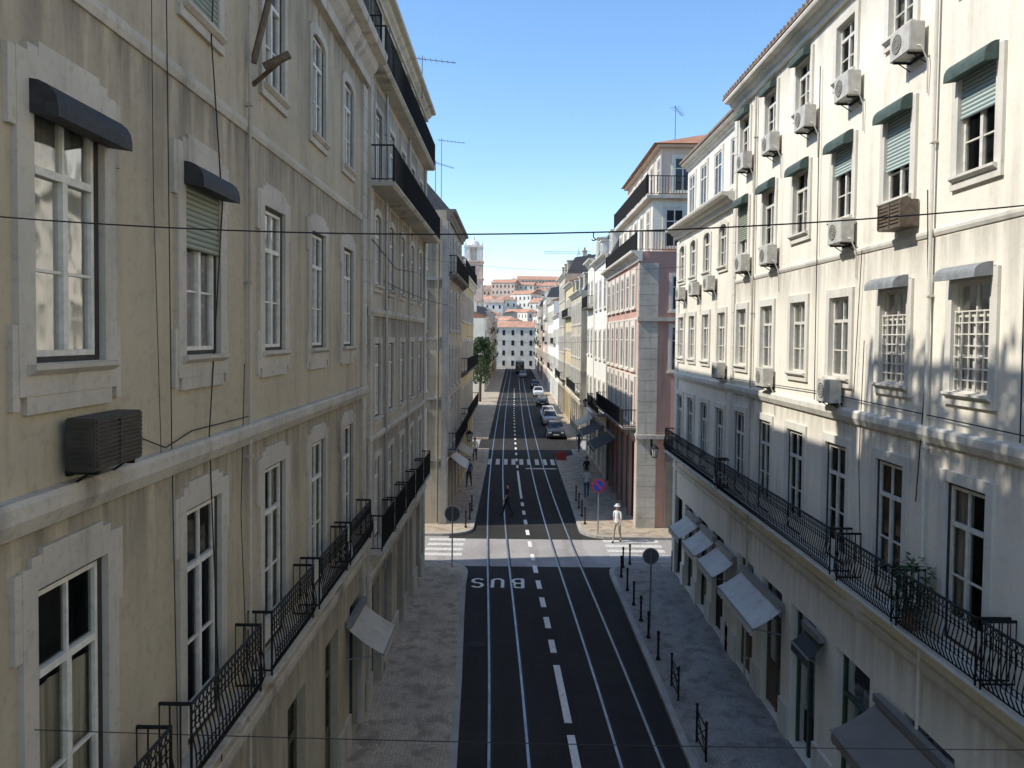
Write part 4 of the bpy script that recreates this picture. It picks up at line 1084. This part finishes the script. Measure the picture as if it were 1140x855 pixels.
# ------------------------------------------------------------------ cars
def car_proto(paint,label):
    e=ob('parked_car',None,label=label,cat='car',group='cars parked along the kerb')
    st=[(-2.05,.35,.62,.70,.74),(-1.98,.22,.72,.82,.80),(-1.5,.2,.82,.95,.84),(-.9,.18,.88,.97,.85),(0,.18,.9,.97,.86),(.9,.18,.9,.99,.86),(1.5,.2,.9,.98,.85),(1.95,.24,.85,.95,.80),(2.05,.38,.7,.8,.74)]
    s=MB(); rings=[]
    for (y,z0,zm,zt,w) in st:
        ring=[(-w*.92,y,z0),(-w,y,(z0+zm)/2),(-w*.98,y,zm),(-w*.86,y,zt),(0,y,zt+.03),(w*.86,y,zt),(w*.98,y,zm),(w,y,(z0+zm)/2),(w*.92,y,z0)]
        rings.append(len(s.v)); s.v+=ring
    n=9
    for a,b in zip(rings[:-1],rings[1:]):
        for i in range(n): j=(i+1)%n; s.f.append((a+i,a+j,b+j,b+i)); s.m.append(0)
    s.f.append(tuple(rings[0]+i for i in range(n))); s.m.append(0); s.f.append(tuple(rings[-1]+i for i in range(n))); s.m.append(0)
    s.prism_z([(-.60,-.45),(.60,-.45),(.60,1.25),(-.60,1.25)],1.43,1.47)
    for (a,b) in ((( -.77,-1.15,.93),(-.6,-.43,1.45)),((.77,-1.15,.93),(.6,-.43,1.45)),((-.78,1.75,.95),(-.6,1.23,1.45)),((.78,1.75,.95),(.6,1.23,1.45))): s.cyl(a,b,.04,.04,4)
    for sx in(-1,1): s.cyl((sx*.79,.47,.95),(sx*.615,.45,1.44),.03,.03,4)
    ob('body',s.mesh('body',[paint]),parent=e)
    s=MB(); lo=[(-.76,-1.15,.93),(.76,-1.15,.93),(.78,1.75,.95),(-.78,1.75,.95)]; hi=[(-.60,-.42,1.44),(.60,-.42,1.44),(.60,1.22,1.44),(-.60,1.22,1.44)]
    for i in range(4): j=(i+1)%4; s.face([lo[i],lo[j],hi[j],hi[i]])
    s.face(hi); s.face(lo); ob('windows',s.mesh('windows',[M['glassf']]),parent=e)
    tm=MB(); tm.cyl((-.1,0,0),(.1,0,0),.31,.31,16); tmm=tm.mesh('tyre',[M['rubber']]); rm=MB(); rm.cyl((-.108,0,0),(.108,0,0),.19,.19,10); rmm=rm.mesh('rim',[M['steel']])
    for sx in(-1,1):
        for y in(-1.3,1.3):
            w=ob('wheel',tmm,parent=e,loc=(sx*.78,y,.31)); ob('rim',rmm,parent=w)
    s=MB(); s.box(-.72,-.45,-2.06,-1.96,.58,.72); hl=s.mesh('headlight',[M['paint']]); ob('headlight',hl,parent=e); ob('headlight',hl,parent=e,loc=(1.17,0,0))
    s=MB(); s.box(-.76,-.56,1.97,2.06,.6,.82); hl=s.mesh('tail_light',[M['red']]); ob('tail_light',hl,parent=e); ob('tail_light',hl,parent=e,loc=(1.32,0,0))
    s=MB(); s.box(-.26,.26,-2.09,-2.06,.4,.51); ob('number_plate',s.mesh('number_plate',[M['paint']]),parent=e)
    return e
def cp(n,c): return simple(n,c,.25,metal=.1,var=.05)
paints=[('dark grey',cp('car_dark',(.04,.045,.05))),('silver',cp('car_silver',(.40,.41,.41))),('white',cp('car_white',(.65,.65,.64)))]
protos=[car_proto(p,nm+' hatchback parked beside the pavement') for nm,p in paints]
used=set()
for y,k in zip([76.5,88,93.5,112,130,150],[0,1,2,0,2,0]):
    if k not in used: protos[k].location=(4.05,y,.005); used.add(k)
    else: copy_tree(protos[k],(4.05,y,.005),0)
c_=copy_tree(protos[1],(2.2,190,.005),0); c_['label']='silver car driving down the street'
def tram():
    e=ob('tram',None,loc=(1.6,212,.02),label='small dark tram seen far down the street',cat='tram')
    s=MB(); s.prism_z([(-1.15,-4),(-.8,-4.3),(.8,-4.3),(1.15,-4),(1.15,4),(-1.15,4)],.5,3.0,0); ob('body',s.mesh('body',[simple('tram_body',(.14,.13,.09),.4)]),parent=e)
    s=MB(); s.box(-.75,.75,-4.33,-4.28,1.5,2.6); ob('windscreen',s.mesh('windscreen',[M['glassf']]),parent=e)
    s=MB(); s.box(-1.05,1.05,-4.1,4,3.0,3.25); s.cyl((0,0,3.2),(0,1.2,4.4),.04,.04,4); ob('roof',s.mesh('roof',[M['acw']]),parent=e)
    for y in(-2,2): s=MB(); s.cyl((-.9,y,.35),(.9,y,.35),.35,.35,12); ob('wheel',s.mesh('wheel',[M['rubber']]),parent=e)
tram()
s=MB(); s.prism_u([(-.22,0),(.22,0),(.16,.2),(.08,.6),(-.08,.6),(-.16,.2)],-.4,.4); s.box(-.38,-.25,-.24,.24,0,.06); s.box(.25,.38,-.24,.24,0,.06); s.box(-.3,.3,-.09,.09,.6,.65)
ob('road_barrier',s.mesh('road_barrier',[cr]),loc=(3.75,61.5,.12),label='red plastic road barrier at the kerb',cat='barrier')

# ------------------------------------------------------------------ cables, antennas, odds
def cable(pts,r,label):
    s=MB(); s.path(pts,r,6); ob('overhead_cable',s.mesh('overhead_cable',[M['rubber']]),label=label,cat='cable')
def sagline(p0,p1,sag,n=24):
    return [tuple(Vector(p0).lerp(Vector(p1),i/n)+Vector((0,0,-sag*4*(i/n)*(1-i/n)))) for i in range(n+1)]
cable(sagline((-3.72,5.6,10.41),(6.65,5.2,10.98),.34),.0055,'black overhead cable sagging across the street')
cable(sagline((-3.72,6.0,6.55),(6.65,6.4,6.3),.05),.0035,'thin cable across the street at balcony height')
s=MB(); s.path([(0,0,0),(0,0,-.03),(.015,0,-.045),(0,0,-.055),(-.012,0,-.045)],.004,5); ob('cable_hook',s.mesh('cable_hook',[M['iron']]),loc=(.53,5.42,10.31),label='small metal hook hanging on the overhead cable',cat='hook')
cable(sagline((-3.6,22,11.1),(-3.0,36,11.0),.1,8),.010,'thin cable running beside the beige facade')
cable(sagline((-3.6,31,12.6),(6.6,31,12.4),.3),.006,'thin span wire between the facades')
cable(sagline((-3.3,56,9.6),(6.2,56,9.4),.3),.010,'thin span wire between the facades')
def antenna(loc,rz,h,label):
    e=ob('tv_antenna',None,loc=loc,rz=rz,label=label,cat='antenna'); s=MB(); s.cyl((0,0,-.6),(0,0,h),.02,.015,6); ob('mast',s.mesh('mast',[M['slate']]),parent=e)
    s=MB(); s.cyl((-.2,0,h-.1),(1.2,0,h-.25),.014,.014,5)
    for i in range(7): x=-.1+i*.2; s.cyl((x,-.28+.02*i,h-.11-.02*i),(x,.28-.02*i,h-.11-.02*i),.007,.007,4)
    ob('dipoles',s.mesh('dipoles',[M['slate']]),parent=e)
antenna((-3.35,28.5,18.6),0,.9,'thin metal television antenna on the roof edge')
antenna((-3.8,41,16.3),0,3.4,'tall antenna mast on the corner roof')
antenna((-4.3,43,16.8),rad(40),2.2,'television antenna on the corner roof')
antenna((8.2,41.5,20.0),rad(60),1.6,'television antenna on the tiled roof')
s=MB(); s.cyl((-3.6,11.0,13.3),(-2.9,10.9,15.9),.05,.04,8); s.cyl((-3.7,11.3,13.1),(-3.2,11.0,13.35),.035,.03,8); s.cyl((-3.45,11.0,13.25),(-3.1,11.0,13.42),.06,.06,8)
ob('flagpole',s.mesh('flagpole',[M['wood']]),label='bare wooden flagpole bracketed to the plaster wall',cat='flagpole')
def plant(loc,sd=3,sc=1,label='leafy potted plant standing on a balcony'):
    e=ob('potted_plant',None,loc=loc,label=label,cat='plant'); s=MB(); s.cyl((0,0,0),(0,0,.28*sc),.12*sc,.16*sc,12); ob('pot',s.mesh('pot',[M['tile2']]),parent=e)
    rn=random.Random(sd); c=MB()
    for i in range(220):
        a=rn.uniform(0,6.28); r=rn.uniform(.05,.42)*sc; z=.3*sc+rn.uniform(.0,.95)*(1-r*.6/sc)*sc
        p=Vector((r*math.cos(a),r*math.sin(a),z)); u=Vector((math.cos(a),math.sin(a),rn.uniform(-.5,.6)))*.1*sc; v=Vector((-math.sin(a),math.cos(a),0))*.035*sc
        c.face([p-u*.3,p+v,p+u,p-v])
    for i in range(12):
        a=rn.uniform(0,6.28); c.cyl((0,0,.25*sc),(.28*math.cos(a)*sc,.28*math.sin(a)*sc,.9*sc),.008,.004,4)
    ob('leaves',c.mesh('leaves',[M['foliage']],fix=False),parent=e)
plant((6.32,12.45,5.06))
for i,Yp in enumerate((7.0,7.9,8.8,9.8,10.9,11.9,12.8)): plant((-5.4,Yp,19.05),10+i,1.3+.4*(i%3),'leafy potted plant added on the unseen roof to dapple sunlight')  # roof plants out of view, added so their leaves dapple the right facade

# ------------------------------------------------------------------ light, sky, camera
SE=math.radians(45.5); AZ=math.radians(8)
d=Vector((math.cos(SE)*math.cos(AZ),math.cos(SE)*math.sin(AZ),-math.sin(SE)))
sl=bpy.data.lights.new('sun','SUN'); sl.energy=5.0; sl.angle=rad(.5); sl.color=(1,.96,.87)
so=bpy.data.objects.new('sun',sl); COL.objects.link(so); so.rotation_euler=d.to_track_quat('-Z','Y').to_euler(); so.location=(-30,0,60)
w=bpy.data.worlds.new('World'); scene.world=w; w.use_nodes=True; nt=w.node_tree; nt.nodes.clear()
wo=nt.nodes.new('ShaderNodeOutputWorld'); bg=nt.nodes.new('ShaderNodeBackground'); sk=nt.nodes.new('ShaderNodeTexSky'); sk.sky_type='NISHITA'; sk.sun_disc=False
sk.sun_elevation=SE; sk.sun_rotation=rad(262); sk.air_density=1.0; sk.dust_density=.35; sk.ozone_density=2.0
hs=nt.nodes.new('ShaderNodeHueSaturation'); hs.inputs['Saturation'].default_value=1.15; hs.inputs['Value'].default_value=1.7
nt.links.new(sk.outputs[0],hs.inputs['Color'])
tcw=nt.nodes.new('ShaderNodeTexCoord')
sep=nt.nodes.new('ShaderNodeSeparateXYZ'); nt.links.new(tcw.outputs['Generated'],sep.inputs[0])
nz=noise(nt,1.0,4,.6,(3,3,22),src=tcw.outputs['Generated'])
cl=ramp(nt,nz,.50,.72)
lowm=ramp(nt,sep.outputs[2],.22,.06)
fac=math_(nt,'MULTIPLY',math_(nt,'MULTIPLY',cl,lowm),.45)
skc=mixc(nt,fac,hs.outputs[0],(5.4,5.7,6.0))
bg.inputs[1].default_value=.15
nt.links.new(skc,bg.inputs[0]); nt.links.new(bg.outputs[0],wo.inputs[0])
cam=bpy.data.cameras.new('camera'); co=bpy.data.objects.new('camera',cam); COL.objects.link(co); scene.camera=co
cam.sensor_width=36; cam.lens=28.0; cam.clip_end=3000; cam.clip_start=.05
pitch=2.0; shift_px=52.5-887*math.tan(rad(pitch)); cam.shift_y=-shift_px/1140
yaw=math.atan(2/887)
R0=Matrix.Rotation(yaw,4,'Z')@Matrix.Rotation(rad(90-pitch),4,'X')@Matrix.Rotation(rad(.6),4,'Z')
co.matrix_world=Matrix.Translation((0,0,CAMZ))@R0
scene.view_settings.view_transform='Standard'; scene.view_settings.look='None'; scene.view_settings.exposure=0
